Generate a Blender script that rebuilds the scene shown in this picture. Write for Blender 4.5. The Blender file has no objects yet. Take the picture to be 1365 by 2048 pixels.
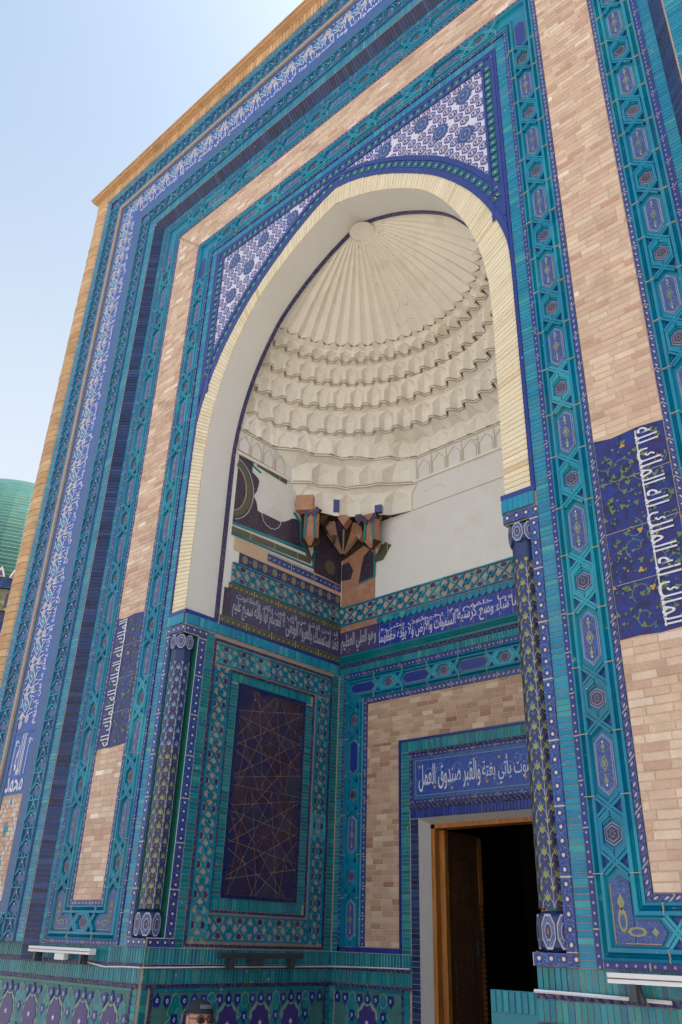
import bpy, math, random
from mathutils import Matrix, Vector
random.seed(7)
sc = bpy.context.scene
COL = sc.collection
# ------------------------------------------------------------------ camera
CAM = Vector((3.71544, -3.76077, 0.07106))
yaw, pitch, roll = -0.7537, 0.48142, 0.03267
fw = Vector((math.cos(pitch)*math.sin(yaw), math.cos(pitch)*math.cos(yaw), math.sin(pitch)))
ri = fw.cross(Vector((0, 0, 1))).normalized(); up = ri.cross(fw)
R_ = math.cos(roll)*ri + math.sin(roll)*up
U_ = -math.sin(roll)*ri + math.cos(roll)*up
cd = bpy.data.cameras.new('camera'); cam = bpy.data.objects.new('camera', cd); COL.objects.link(cam)
m = Matrix((R_, U_, -fw)).transposed().to_4x4(); m.translation = CAM
cam.matrix_world = m
cd.sensor_fit = 'VERTICAL'; cd.sensor_height = 36; cd.lens = 1645.0/2048*36
cd.clip_start = 0.05; cd.clip_end = 3000
sc.camera = cam
# ------------------------------------------------------------------ light
SUN_EL, SUN_AZ = math.radians(57), math.radians(45)      # azimuth from +Y towards +X
w = bpy.data.worlds.new('World'); sc.world = w; w.use_nodes = True
wn = w.node_tree.nodes; wl = w.node_tree.links
bg = wn['Background']; sky = wn.new('ShaderNodeTexSky'); sky.sky_type = 'NISHITA'
sky.sun_disc = False; sky.sun_elevation = SUN_EL; sky.sun_rotation = SUN_AZ
sky.air_density = 1.0; sky.dust_density = 5.5; sky.ozone_density = 0.4
tint = wn.new('ShaderNodeMix'); tint.data_type = 'RGBA'; tint.blend_type = 'MULTIPLY'; tint.inputs[0].default_value = 1; tint.inputs[7].default_value = (1.0, 1.06, .965, 1)
wl.new(sky.outputs[0], tint.inputs[6]); tc = wn.new('ShaderNodeTexCoord'); sxyz = wn.new('ShaderNodeSeparateXYZ'); wl.new(tc.outputs['Generated'], sxyz.inputs[0])
mr = wn.new('ShaderNodeMapRange'); mr.interpolation_type = 'SMOOTHSTEP'; mr.inputs[1].default_value = .36; mr.inputs[2].default_value = .92; mr.inputs[3].default_value = .95; mr.inputs[4].default_value = .0; wl.new(sxyz.outputs[2], mr.inputs[0])
hz = wn.new('ShaderNodeMix'); hz.data_type = 'RGBA'; wl.new(mr.outputs[0], hz.inputs[0]); wl.new(tint.outputs[2], hz.inputs[6]); hz.inputs[7].default_value = (2.45, 2.64, 2.92, 1); wl.new(hz.outputs[2], bg.inputs[0]); bg.inputs[1].default_value = 0.15
sd = bpy.data.lights.new('sun', 'SUN'); sun = bpy.data.objects.new('sun', sd); COL.objects.link(sun)
sd.energy = 4.0; sd.angle = math.radians(0.5); sd.color = (1, .95, .87)
sdir = Vector((math.sin(SUN_AZ)*math.cos(SUN_EL), math.cos(SUN_AZ)*math.cos(SUN_EL), math.sin(SUN_EL)))
sun.rotation_euler = sdir.to_track_quat('Z', 'Y').to_euler()
sc.view_settings.view_transform = 'Standard'; sc.view_settings.look = 'None'
sc.view_settings.exposure = 1.17; sc.view_settings.gamma = 1; sc.view_settings.use_curve_mapping = False

# ------------------------------------------------------------------ materials
def lin(c):
    c = c/255.0
    return c/12.92 if c <= .04045 else ((c+.055)/1.055)**2.4
def C(r, g, b, k=1.0): return (min(1, lin(r)*k), min(1, lin(g)*k), min(1, lin(b)*k), 1)
MATS = {}
class NT:
    def __init__(s, name, rough=.6, spec=.5):
        s.m = bpy.data.materials.new(name); s.m.use_nodes = True; s.t = s.m.node_tree; s.n = s.t.nodes; s.l = s.t.links
        s.b = s.n['Principled BSDF']; s.b.inputs['Roughness'].default_value = rough
        s.b.inputs['Specular IOR Level'].default_value = spec
        MATS[name] = s.m
    def node(s, typ, **k):
        x = s.n.new(typ)
        for a, v in k.items(): setattr(x, a, v)
        return x
    def put(s, sock, v):
        if isinstance(v, bpy.types.NodeSocket): s.l.new(v, sock)
        elif v is not None: sock.default_value = v
    def math(s, op, a, b=None, c=None):
        x = s.node('ShaderNodeMath', operation=op)
        for i, v in enumerate((a, b, c)):
            if v is not None: s.put(x.inputs[i], v)
        return x.outputs[0]
    def mix(s, f, a, b, mode='MIX'):
        x = s.node('ShaderNodeMix', data_type='RGBA', blend_type=mode)
        s.put(x.inputs[0], f); s.put(x.inputs[6], a); s.put(x.inputs[7], b)
        return x.outputs[2]
    def ramp(s, f, stops, interp='LINEAR'):
        x = s.node('ShaderNodeValToRGB'); s.put(x.inputs[0], f); r = x.color_ramp; r.interpolation = interp
        while len(r.elements) < len(stops): r.elements.new(.5)
        for e, (p, c) in zip(r.elements, stops): e.position = p; e.color = c
        return x.outputs[0]
    def pos(s): return s.node('ShaderNodeNewGeometry').outputs['Position']
    def uv(s):
        x = s.node('ShaderNodeUVMap'); x.uv_map = 'uv'; return x.outputs[0]
    def xyz(s, v):
        x = s.node('ShaderNodeSeparateXYZ'); s.put(x.inputs[0], v); return x.outputs
    def noise(s, scale, detail=3, vec=None, dist=0, rough=.55):
        x = s.node('ShaderNodeTexNoise'); x.inputs['Scale'].default_value = scale; x.inputs['Detail'].default_value = detail
        x.inputs['Distortion'].default_value = dist; x.inputs['Roughness'].default_value = rough
        s.put(x.inputs['Vector'], vec if vec is not None else s.pos()); return x.outputs[0]
    def vor(s, scale, vec=None, feature='F1', out='Distance'):
        x = s.node('ShaderNodeTexVoronoi', feature=feature); x.inputs['Scale'].default_value = scale
        s.put(x.inputs['Vector'], vec if vec is not None else s.pos()); return x.outputs[out]
    def rnd(s):
        a = s.node('ShaderNodeAttribute', attribute_name='rnd').outputs['Fac']
        o = s.node('ShaderNodeObjectInfo').outputs['Random']
        return s.math('FRACT', s.math('ADD', a, o))
    def bump(s, h, st=.3, dist=.01):
        x = s.node('ShaderNodeBump'); x.inputs['Strength'].default_value = st; x.inputs['Distance'].default_value = dist
        s.put(x.inputs['Height'], h); s.l.new(x.outputs[0], s.b.inputs['Normal'])
    def dirty(s, col, amt=.25, scale=2.5):
        n = s.noise(scale, 6)
        f = s.math('MULTIPLY_ADD', n, amt*2, 1-amt)
        x = s.node('ShaderNodeVectorMath', operation='SCALE'); s.put(x.inputs[0], col[:3] if isinstance(col, tuple) else col); s.put(x.inputs[3], f)
        return x.outputs[0]
    def out(s, col, rough=None):
        s.put(s.b.inputs['Base Color'], col)
        if rough is not None: s.put(s.b.inputs['Roughness'], rough)
        return s.m
def simple(name, stops, rough=.6, spec=.4, amt=.15, scale=6, bmp=None, chip=None, dirt=None, crack=0):
    """stops: list of (pos,color) sampled by the piece's own random; chip: colour of lost glaze"""
    t = NT(name, rough, spec)
    c = t.ramp(t.rnd(), stops) if len(stops) > 1 else stops[0][1]
    c = t.dirty(c, amt, scale)
    c = t.dirty(c, amt*.6, scale*9)
    if dirt:
        f = t.ramp(t.noise(3.0, 5, dist=.6), [(.52, (0, 0, 0, 1)), (.72, (1, 1, 1, 1))]); c = t.mix(t.math('MULTIPLY', f, dirt[1]), c, dirt[0])
    if crack:
        nv = t.node('ShaderNodeVectorMath', operation='ADD'); t.put(nv.inputs[0], t.pos())
        nn = t.node('ShaderNodeTexNoise'); nn.inputs['Scale'].default_value = 3; t.l.new(nn.outputs['Color'], nv.inputs[1])
        v = t.vor(1.7, nv.outputs[0], 'DISTANCE_TO_EDGE'); k = t.math('MULTIPLY', t.math('LESS_THAN', v, .0028), t.math('GREATER_THAN', t.noise(1.3, 2), .50))
        c = t.mix(t.math('MULTIPLY', k, .45), c, C(120, 110, 100))
    r = t.math('MULTIPLY_ADD', t.noise(30, 2), .25, rough-.12)
    if chip:
        f = t.ramp(t.noise(chip[1], 4), [(chip[2], (0, 0, 0, 1)), (chip[2]+.02, (1, 1, 1, 1))]); c = t.mix(f, c, chip[0]); r = t.math('MAXIMUM', r, t.math('MULTIPLY', f, .85))
    if bmp: t.bump(t.noise(bmp[0], 4), bmp[1], .01)
    return t.out(c, r)
K = 1.22
TAN = C(176, 158, 138, K)
simple('grout', [(0, C(170, 154, 142, 1.1))], .9, .2, .25, 8, (60, .4))
simple('panel_joint_clay', [(0, C(146, 122, 110))], .9, .2, .3, 9)
simple('sand_mortar', [(0, C(188, 164, 140, K))], .9, .2, .15, 9, (60, .4))
simple('sand_brick', [(0, C(196, 174, 156, K*1.1)), (.3, C(180, 156, 140, K*1.1)), (.5, C(198, 180, 164, K*1.1)), (.7, C(170, 138, 126, K*1.1)), (.85, C(190, 166, 150, K*1.1)), (.95, C(176, 148, 134, K*1.1)), (1, C(216, 206, 198, K*1.1))], .88, .2, .2, 9, (90, .6), dirt=(C(160, 140, 124), .4))
simple('old_brick', [(0, C(176, 150, 132, K)), (.3, C(160, 132, 114, K)), (.6, C(186, 162, 142, K)), (.8, C(142, 104, 88, K)), (1, C(196, 178, 162, K))], .88, .2, .15, 9, (90, .5))
simple('edge_brick_clay', [(0, C(190, 158, 124, K)), (.5, C(176, 142, 108, K)), (1, C(200, 170, 138, K))], .88, .2, .2, 9, (90, .5), dirt=(C(130, 112, 92), .4))
simple('cream_brick_glaze', [(0, C(210, 199, 174, K)), (.5, C(204, 192, 166, K)), (.92, C(214, 203, 180, K)), (.97, C(200, 182, 152, K)), (1, C(190, 166, 132, K))], .6, .3, .08, 4, (60, .2), dirt=(C(190, 172, 142), .35))
simple('turquoise_glaze', [(0, C(0, 122, 160, K)), (.35, C(0, 112, 150, K)), (.6, C(20, 130, 160, K)), (.8, C(0, 104, 142, K)), (.93, C(34, 138, 150, K)), (1, C(60, 146, 160, K))], .32, .5, .28, 3, (40, .15), chip=(TAN, 26, .70), dirt=(C(110, 134, 146), .25))
simple('green_turquoise_glaze', [(0, C(0, 106, 126, K)), (.35, C(8, 122, 136, K)), (.6, C(0, 92, 120, K)), (.85, C(0, 112, 110, K)), (1, C(40, 134, 140, K))], .32, .5, .3, 3, (40, .15), chip=(TAN, 24, .69), dirt=(C(110, 134, 146), .25))
simple('moulded_turquoise', [(0, C(0, 108, 142, K)), (.4, C(0, 116, 148, K)), (.7, C(0, 102, 132, K)), (.9, C(14, 126, 150, K)), (1, C(44, 138, 160, K))], .35, .5, .3, 4, (30, .15), chip=(C(190, 178, 160), 30, .70), dirt=(C(90, 130, 140), .3))
simple('cobalt_glaze', [(0, C(20, 36, 80, K)), (.4, C(26, 50, 100, K)), (.7, C(18, 28, 66, K)), (1, C(38, 64, 112, K))], .3, .5, .3, 3, (40, .15), chip=(TAN, 30, .74))
simple('royal_glaze', [(0, C(24, 48, 132, K)), (.5, C(20, 38, 112, K)), (1, C(44, 60, 130, K))], .3, .5, .3, 4, (40, .15), chip=(TAN, 30, .72))
simple('aubergine_glaze', [(0, C(62, 46, 96, K)), (.4, C(44, 40, 92, K)), (.7, C(76, 54, 92, K)), (1, C(40, 36, 72, K))], .35, .5, .3, 12, (50, .2), chip=(TAN, 30, .74))
simple('dark_tile', [(0, C(44, 34, 66, K)), (.25, C(30, 34, 78, K)), (.5, C(54, 38, 52, K)), (.75, C(34, 28, 56, K)), (1, C(46, 50, 74, K))], .4, .5, .4, 14, (50, .3), chip=(TAN, 34, .70), dirt=(C(90, 70, 80), .5))
simple('white_plaster', [(0, C(226, 226, 226))], .9, .2, .06, 3, (40, .2), crack=1, dirt=(C(206, 198, 178), .35))
simple('smooth_plaster', [(0, C(216, 215, 214))], .85, .2, .04, 2, (30, .1))
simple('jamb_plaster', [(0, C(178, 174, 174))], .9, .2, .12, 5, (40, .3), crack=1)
simple('stucco', [(0, C(236, 232, 225))], .85, .2, .07, 4, (60, .15), crack=1, dirt=(C(206, 192, 172), .35))
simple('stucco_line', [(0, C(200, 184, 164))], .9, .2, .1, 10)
simple('terracotta_clay', [(0, C(168, 124, 102, K)), (.5, C(156, 116, 98, K)), (1, C(178, 136, 112, K))], .9, .2, .35, 11, (40, .8), dirt=(C(206, 188, 174), .7))
simple('mud_brown', [(0, C(86, 64, 48)), (.5, C(70, 54, 44)), (1, C(110, 84, 64))], .95, .1, .5, 14, (40, .9))
simple('white_paint', [(0, C(226, 226, 232))], .4, .5, .03, 3)
simple('dark_metal', [(0, C(60, 64, 72))], .4, .5, .1, 8)
simple('white_glaze', [(0, C(212, 212, 226))], .35, .5, .14, 14, chip=(C(90, 96, 150), 40, .68))
simple('old_white_glaze', [(0, C(176, 178, 196))], .4, .5, .2, 20)
simple('pale_blue_glaze', [(0, C(110, 150, 200))], .35, .5, .15, 20)
simple('yellow_glaze', [(0, C(150, 156, 62)), (1, C(136, 142, 70))], .35, .5, .2, 20)
simple('olive_glaze', [(0, C(126, 132, 96)), (.5, C(148, 142, 110)), (1, C(104, 118, 92))], .4, .5, .25, 30)
simple('vine_green', [(0, C(92, 118, 78)), (.5, C(108, 124, 82)), (1, C(72, 104, 84))], .4, .5, .2, 20)
simple('amber_glaze', [(0, C(184, 146, 72))], .4, .5, .2, 20)
simple('rust_glaze', [(0, C(150, 92, 70))], .5, .5, .2, 20)
simple('emerald_glaze', [(0, C(20, 96, 96, K)), (1, C(36, 110, 100, K))], .35, .5, .25, 10)
simple('dado_pale', [(0, C(70, 118, 116))], .45, .4, .35, 12)
simple('teal_tile', [(0, C(130, 164, 156)), (.5, C(140, 160, 144)), (1, C(110, 156, 156))], .35, .5, .2, 12)
simple('dusk_blue_tile', [(0, C(70, 92, 146)), (.5, C(60, 84, 140)), (1, C(84, 96, 140))], .4, .5, .3, 16)
simple('lilac_tile', [(0, C(84, 72, 128, 1.1)), (.4, C(64, 68, 140, 1.1)), (.7, C(100, 82, 120, 1.1)), (1, C(36, 76, 160, 1.1))], .35, .5, .25, 30)
simple('grey_tile', [(0, C(160, 160, 170, 1.2)), (1, C(176, 168, 166, 1.2))], .45, .4, .25, 20)
simple('spandrel_white', [(0, C(204, 204, 226, 1.1))], .35, .5, .16, 14)
simple('stone_paving', [(0, C(158, 149, 137)), (.5, C(150, 142, 130)), (1, C(162, 153, 141))], .85, .2, .12, 3, (40, .3))
simple('skin', [(0, C(196, 146, 124))], .55, .4, .08, 12)
simple('hair_grey', [(0, C(120, 116, 112))], .8, .3, .3, 90)
simple('cap_cloth', [(0, C(46, 52, 62))], .85, .2, .15, 40)
simple('cap_logo', [(0, C(96, 102, 114))], .8, .2, .1, 40)
simple('shirt_cloth', [(0, C(60, 70, 90))], .85, .2, .15, 20)
simple('trouser_cloth', [(0, C(70, 66, 60))], .85, .2, .15, 20)
simple('leather', [(0, C(50, 38, 30))], .6, .4, .15, 20)
simple('spectacle_frame', [(0, C(60, 40, 36))], .3, .5, .1, 20)
simple('lens_tint', [(0, C(70, 46, 40))], .1, .6, .1, 20)
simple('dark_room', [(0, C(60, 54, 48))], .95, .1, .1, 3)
simple('brass', [(0, C(120, 110, 84))], .4, .5, .2, 40)
def wood(name, a, b, carved=False):
    t = NT(name, .55, .4)
    x, y, z = t.xyz(t.pos())
    cv = t.node('ShaderNodeCombineXYZ'); t.put(cv.inputs[0], t.math('MULTIPLY', x, 14)); t.put(cv.inputs[1], t.math('MULTIPLY', y, 14)); t.put(cv.inputs[2], t.math('MULTIPLY', z, 1.6))
    n = t.noise(2.2, 5, cv.outputs[0], 1.0)
    c = t.ramp(n, [(.3, a), (.7, b)])
    c = t.dirty(c, .25, 5)
    if carved:
        v = t.vor(70, feature='DISTANCE_TO_EDGE'); f = t.ramp(v, [(0, (0, 0, 0, 1)), (.25, (1, 1, 1, 1))]); t.bump(f, .9, .02)
        c = t.mix(f, C(70, 40, 16), c)
    else: t.bump(n, .3, .01)
    t.out(c)
wood('amber_wood', C(146, 86, 32), C(184, 122, 58))
wood('carved_wood', C(120, 72, 32), C(150, 94, 46), True)
def dots(name, base, dot, p, wd, r, speck=None, base2=None, p2=None):
    t = NT(name, .32, .5)
    u, v, _ = t.xyz(t.uv())
    fu = t.math('MULTIPLY', t.math('SUBTRACT', t.math('FRACT', t.math('DIVIDE', u, p)), .5), p)
    dv = t.math('SUBTRACT', v, wd/2)
    d = t.math('SQRT', t.math('ADD', t.math('MULTIPLY', fu, fu), t.math('MULTIPLY', dv, dv)))
    f = t.math('LESS_THAN', d, r)
    c = t.dirty(base, .3, 4)
    if base2: c = t.mix(t.ramp(t.noise(1.7, 3), [(.42, (0, 0, 0, 1)), (.6, (1, 1, 1, 1))]), c, base2)
    if speck:
        n = t.noise(speck[1], 2); k = t.ramp(t.math('ABSOLUTE', t.math('SUBTRACT', n, .5)), [(0, (1, 1, 1, 1)), (speck[2], (0, 0, 0, 1))])
        c = t.mix(t.math('MULTIPLY', k, speck[3]), c, speck[0])
    ring = t.math('MULTIPLY', t.math('LESS_THAN', d, r*2.2), t.math('GREATER_THAN', d, r*1.5))
    if p2: c = t.mix(t.math('MULTIPLY', ring, .7), c, p2)
    c = t.mix(f, c, dot)
    g = t.math('GREATER_THAN', t.math('ABSOLUTE', t.math('SUBTRACT', t.math('FRACT', t.math('DIVIDE', u, p*5)), .5)), .488)
    c = t.mix(g, c, TAN)
    t.out(c)
dots('royal_dots', C(24, 44, 122, K), C(170, 150, 170), .042, .026, .0055, (C(80, 96, 160), 90, .03, .5), C(34, 38, 100, K))
dots('rosette_dots', C(26, 56, 130, K), C(216, 196, 180), .062, .062, .0085, (C(110, 160, 210), 70, .035, .8), C(40, 44, 110, K), C(30, 34, 84))
dots('rosette_thin', C(24, 46, 112, K), C(176, 166, 190), .045, .036, .007, (C(120, 150, 210), 90, .04, .8), C(40, 36, 90, K), C(26, 30, 80))
dots('olive_rosette', C(84, 92, 70, K), C(150, 130, 90), .06, .05, .012, (C(60, 90, 90), 60, .06, .8), C(92, 84, 66, K), C(50, 52, 44))
def filigree(name, base, line, scale=40, wdt=.03, amt=.8, extra=None):
    t = NT(name, .33, .5)
    c = t.dirty(base, .2, 4)
    n = t.noise(scale, 2, dist=1.5); k = t.ramp(t.math('ABSOLUTE', t.math('SUBTRACT', n, .5)), [(0, (1, 1, 1, 1)), (wdt, (0, 0, 0, 1))])
    c = t.mix(t.math('MULTIPLY', k, amt), c, line)
    if extra:
        n2 = t.noise(extra[1], 2, dist=2.0); k2 = t.ramp(n2, [(extra[2], (0, 0, 0, 1)), (extra[2]+.02, (1, 1, 1, 1))]); c = t.mix(k2, c, extra[0])
    t.out(c)
filigree('cartouche_ground', C(38, 58, 116, K), C(110, 140, 205), 75, .05, .75)
filigree('plain_cobalt_ground', C(20, 44, 118, K), C(50, 60, 150), 14, .1, .5)
filigree('frieze_ground', C(28, 70, 152, K), C(70, 114, 190), 26, .07, .6)
filigree('frieze_side', C(40, 74, 124, K), C(92, 118, 162), 30, .06, .7)
filigree('script_ground', C(24, 42, 140, K), C(70, 80, 170), 40, .04, .5)
filigree('door_script_ground', C(34, 58, 144, K), C(70, 120, 170), 28, .035, .8, (C(60, 130, 160), 26, .68))
filigree('old_script_ground', C(62, 56, 96, K), C(100, 100, 120), 50, .04, .5)
filigree('vine_ground', C(20, 44, 124, K), C(50, 30, 84), 14, .09, .95, (C(24, 34, 84), 9, .56))
filigree('old_floral', C(46, 38, 66, K), C(124, 110, 86), 30, .03, .8, (C(110, 100, 62), 20, .68))
filigree('medallion_blue', C(42, 52, 104, K), C(110, 120, 180), 90, .06, .8)
filigree('star_purple', C(44, 46, 112, K), C(120, 70, 130), 60, .05, .8)
filigree('capital_tile', C(58, 72, 122, K), C(130, 150, 190), 60, .05, .9, (C(150, 100, 80), 55, .70))
filigree('scale_tile', C(32, 48, 92, K), C(70, 84, 130), 40, .04, .4)
filigree('scale_tile_dark', C(42, 38, 74, K), C(80, 80, 110), 40, .04, .4)
def rope(name, a, b, p=.05):
    t = NT(name, .4, .5)
    u, v, _ = t.xyz(t.uv())
    f = t.math('FRACT', t.math('DIVIDE', t.math('ADD', u, v), p))
    k = t.ramp(f, [(0, (0, 0, 0, 1)), (.3, (1, 1, 1, 1)), (.7, (1, 1, 1, 1)), (1, (0, 0, 0, 1))])
    t.bump(k, .8, .01)
    t.out(t.dirty(t.mix(t.ramp(t.noise(60, 2), [(.5, (0, 0, 0, 1)), (.62, (1, 1, 1, 1))]), a, b), .3, 5))
rope('rope_tile', C(40, 40, 92, K), C(100, 90, 110), .045)
def glazed_dome():
    t = NT('dome_tiles', .4, .5)
    x, y, z = t.xyz(t.pos())
    row = t.math('FLOOR', t.math('DIVIDE', z, .09))
    cv = t.node('ShaderNodeCombineXYZ'); t.put(cv.inputs[0], t.math('FLOOR', t.math('MULTIPLY', x, 3.3))); t.put(cv.inputs[1], t.math('FLOOR', t.math('MULTIPLY', y, 3.3))); t.put(cv.inputs[2], row)
    wn_ = t.node('ShaderNodeTexWhiteNoise'); t.l.new(cv.outputs[0], wn_.inputs['Vector'])
    c = t.ramp(wn_.outputs['Value'], [(0, C(22, 76, 70)), (.5, C(34, 86, 76)), (.85, C(16, 68, 64)), (1, C(24, 92, 94))])
    fz = t.math('FRACT', t.math('DIVIDE', z, .09)); c = t.mix(t.math('LESS_THAN', fz, .12), c, C(90, 120, 110))
    t.bump(fz, .3, .02)
    t.out(t.dirty(c, .25, .8))
glazed_dome()

# ------------------------------------------------------------------ mesh builder
class MB:
    def __init__(s): s.v = []; s.f = []; s.m = []; s.r = []; s.u = []
    def face(s, pts, m=0, r=0.0, uv=None):
        b = len(s.v); s.v += [tuple(p) for p in pts]; s.f.append(tuple(range(b, b+len(pts)))); s.m.append(m); s.r.append(r)
        s.u.append(uv if uv else [(0.0, 0.0)]*len(pts))
    def prism(s, M, pts, d0, d1, m=0, r=0.0, ms=None, back=False):
        n = len(pts); s.face([M @ Vector((u, -d1, v)) for u, v in pts], m, r, [tuple(p) for p in pts])
        if back: s.face([M @ Vector((u, -d0, v)) for u, v in pts], m, r)
        for i in range(n):
            a, b = pts[i], pts[(i+1) % n]
            s.face([M @ Vector((a[0], -d0, a[1])), M @ Vector((b[0], -d0, b[1])), M @ Vector((b[0], -d1, b[1])), M @ Vector((a[0], -d1, a[1]))], m if ms is None else ms, r, [tuple(a), tuple(b), tuple(b), tuple(a)])
    def box(s, M, u0, u1, v0, v1, d0, d1, m=0, r=0.0, back=False):
        s.prism(M, [(u0, v0), (u1, v0), (u1, v1), (u0, v1)], d0, d1, m, r, None, back)
    def bar(s, M, a, b, wd, d0, d1, m=0, r=0.0):
        a = Vector(a); b = Vector(b); t = (b-a).normalized(); n = Vector((-t.y, t.x))*wd/2
        s.prism(M, [tuple(a-n), tuple(b-n), tuple(b+n), tuple(a+n)], d0, d1, m, r)
    def loft(s, M, A, B, prof, closed=False, m=0, r=0.0):
        """sweep profile [(s, d)] between polylines A (s=0) and B (s=1)"""
        n = len(A); L = 0.0; rng = range(n if closed else n-1)
        for i in rng:
            j = (i+1) % n
            if s.vary: r = random.random()
            seg = ((Vector(A[i])+Vector(B[i]))/2-(Vector(A[j])+Vector(B[j]))/2).length
            wd = min((Vector(A[i])-Vector(B[i])).length, 99)
            for k in range(len(prof)-1):
                (s0, d0), (s1, d1) = prof[k], prof[k+1]
                def P(q, t, d):
                    p = Vector(A[q]).lerp(Vector(B[q]), t); return M @ Vector((p.x, -d, p.y))
                s.face([P(i, s0, d0), P(j, s0, d0), P(j, s1, d1), P(i, s1, d1)], m, r, [(L, s0*s.wd), (L+seg, s0*s.wd), (L+seg, s1*s.wd), (L, s1*s.wd)])
            L += seg
    wd = .03; vary = False
    def merge(s, o, M, r=None):
        b = len(s.v); s.v += [tuple(M @ Vector(p)) for p in o.v]
        s.f += [tuple(i+b for i in f) for f in o.f]; s.m += o.m; s.r += [((x+r) % 1.0 if r is not None else x) for x in o.r]; s.u += o.u
    def data(s, name, mats, smooth=False):
        me = bpy.data.meshes.new(name); me.from_pydata(s.v, [], s.f)
        for mm in mats: me.materials.append(MATS[mm])
        me.polygons.foreach_set('material_index', s.m)
        if smooth: me.polygons.foreach_set('use_smooth', [True]*len(s.f))
        a = me.attributes.new('rnd', 'FLOAT', 'FACE'); a.data.foreach_set('value', s.r)
        ul = me.uv_layers.new(name='uv'); ul.data.foreach_set('uv', [c for q in s.u for p in q for c in p])
        me.update(); return me
    def build(s, name, mats, parent=None, smooth=False, **k):
        if isinstance(mats, str): mats = [mats]
        return link(name, s.data(name, mats, smooth), parent, **k)
def link(name, me, parent=None, mat=None, kind=None, label=None, category=None, group=None):
    o = bpy.data.objects.new(name, me); COL.objects.link(o)
    if parent: o.parent = parent
    if mat is not None: o.matrix_basis = mat
    for a, v in (('kind', kind), ('label', label), ('category', category), ('group', group)):
        if v: o[a] = v
    return o
def thing(name, label, category, loc=(0, 0, 0), group=None):
    return link(name, None, None, Matrix.Translation(loc), None, label, category, group)
def T(x, y, z): return Matrix.Translation((x, y, z))
def Rz(a): return Matrix.Rotation(math.radians(a), 4, 'Z')
def Ry(a): return Matrix.Rotation(a, 4, 'Y')
F = Matrix.Identity(4)                       # facade: (u,-d,v)
STEP = .084
FO = T(0, -STEP, 0)                          # outer, proud zone of the facade
LW = T(-1.5, 0, 0) @ Rz(90)                  # left niche wall, u = world y
RW = T(1.5, 0, 0) @ Rz(-90)                  # right niche wall, u = -world y
DEP = 1.845
BW = T(0, DEP, 0)
I4 = Matrix.Identity(4)

def view_key(p):
    d = p-CAM; z = d.dot(fw)
    if z < .1: return 1e6+d.length
    x = 1645*d.dot(R_)/z; y = 1645*d.dot(U_)/z
    out = max(0, abs(x)-690, abs(y)-1030)
    return z + (1000+out if out > 0 else 0)
class Pieces:
    """alike pieces sharing one mesh; the 300 that show largest become objects, the rest one joined 'stuff' mesh"""
    def __init__(s, name, mats, proto, parent, restname=None, sub=None, limit=300):
        s.name, s.mats, s.proto, s.parent, s.rest, s.items, s.sub, s.limit = name, mats, proto, parent, restname or name+'_courses', [], sub, limit
    def add(s, M): s.items.append(M)
    def flush(s):
        its = sorted(s.items, key=lambda M: view_key(M.translation))
        me = s.proto.data(s.name, s.mats); submeshes = [(n, q.data(n, mm)) for n, q, mm in (s.sub or [])]
        for M in its[:s.limit]:
            o = link(s.name, me, s.parent, M)
            for n, sm in submeshes: link(n, sm, o)
        if len(its) > s.limit:
            b = MB()
            for M in its[s.limit:]:
                r = random.random(); b.merge(s.proto, M, r)
            b.build(s.rest, s.mats, s.parent, kind='stuff')
            for n, q, mm in (s.sub or []):
                b = MB()
                for M in its[s.limit:]: b.merge(q, M, random.random())
                b.build(s.rest+'_'+n, mm, s.parent, kind='stuff')
def boxproto(w, h, d, ch=0.0):
    b = MB()
    if ch:
        pts = [(-w/2, -h/2), (w/2, -h/2), (w/2, h/2), (-w/2, h/2)]; inn = [(-w/2+ch, -h/2+ch), (w/2-ch, -h/2+ch), (w/2-ch, h/2-ch), (-w/2+ch, h/2-ch)]
        b.face([(u, -d, v) for u, v in inn])
        for i in range(4):
            j = (i+1) % 4
            b.face([(pts[i][0], -d+ch, pts[i][1]), (pts[j][0], -d+ch, pts[j][1]), (inn[j][0], -d, inn[j][1]), (inn[i][0], -d, inn[i][1])])
            b.face([(pts[i][0], 0, pts[i][1]), (pts[j][0], 0, pts[j][1]), (pts[j][0], -d+ch, pts[j][1]), (pts[i][0], -d+ch, pts[i][1])])
    else: b.box(I4, -w/2, w/2, -h/2, h/2, 0, d)
    return b
def jit(a): return random.uniform(-a, a)

MZ = 4.74                                     # mitre: z = |x| + MZ
GZ = -2.0                                     # ground level
# ================================================================== GROUND
g = MB(); g.face([(-900, -900, GZ), (900, -900, GZ), (900, 900, GZ), (-900, 900, GZ)])
g.build('ground', 'stone_paving', kind='structure')

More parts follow.
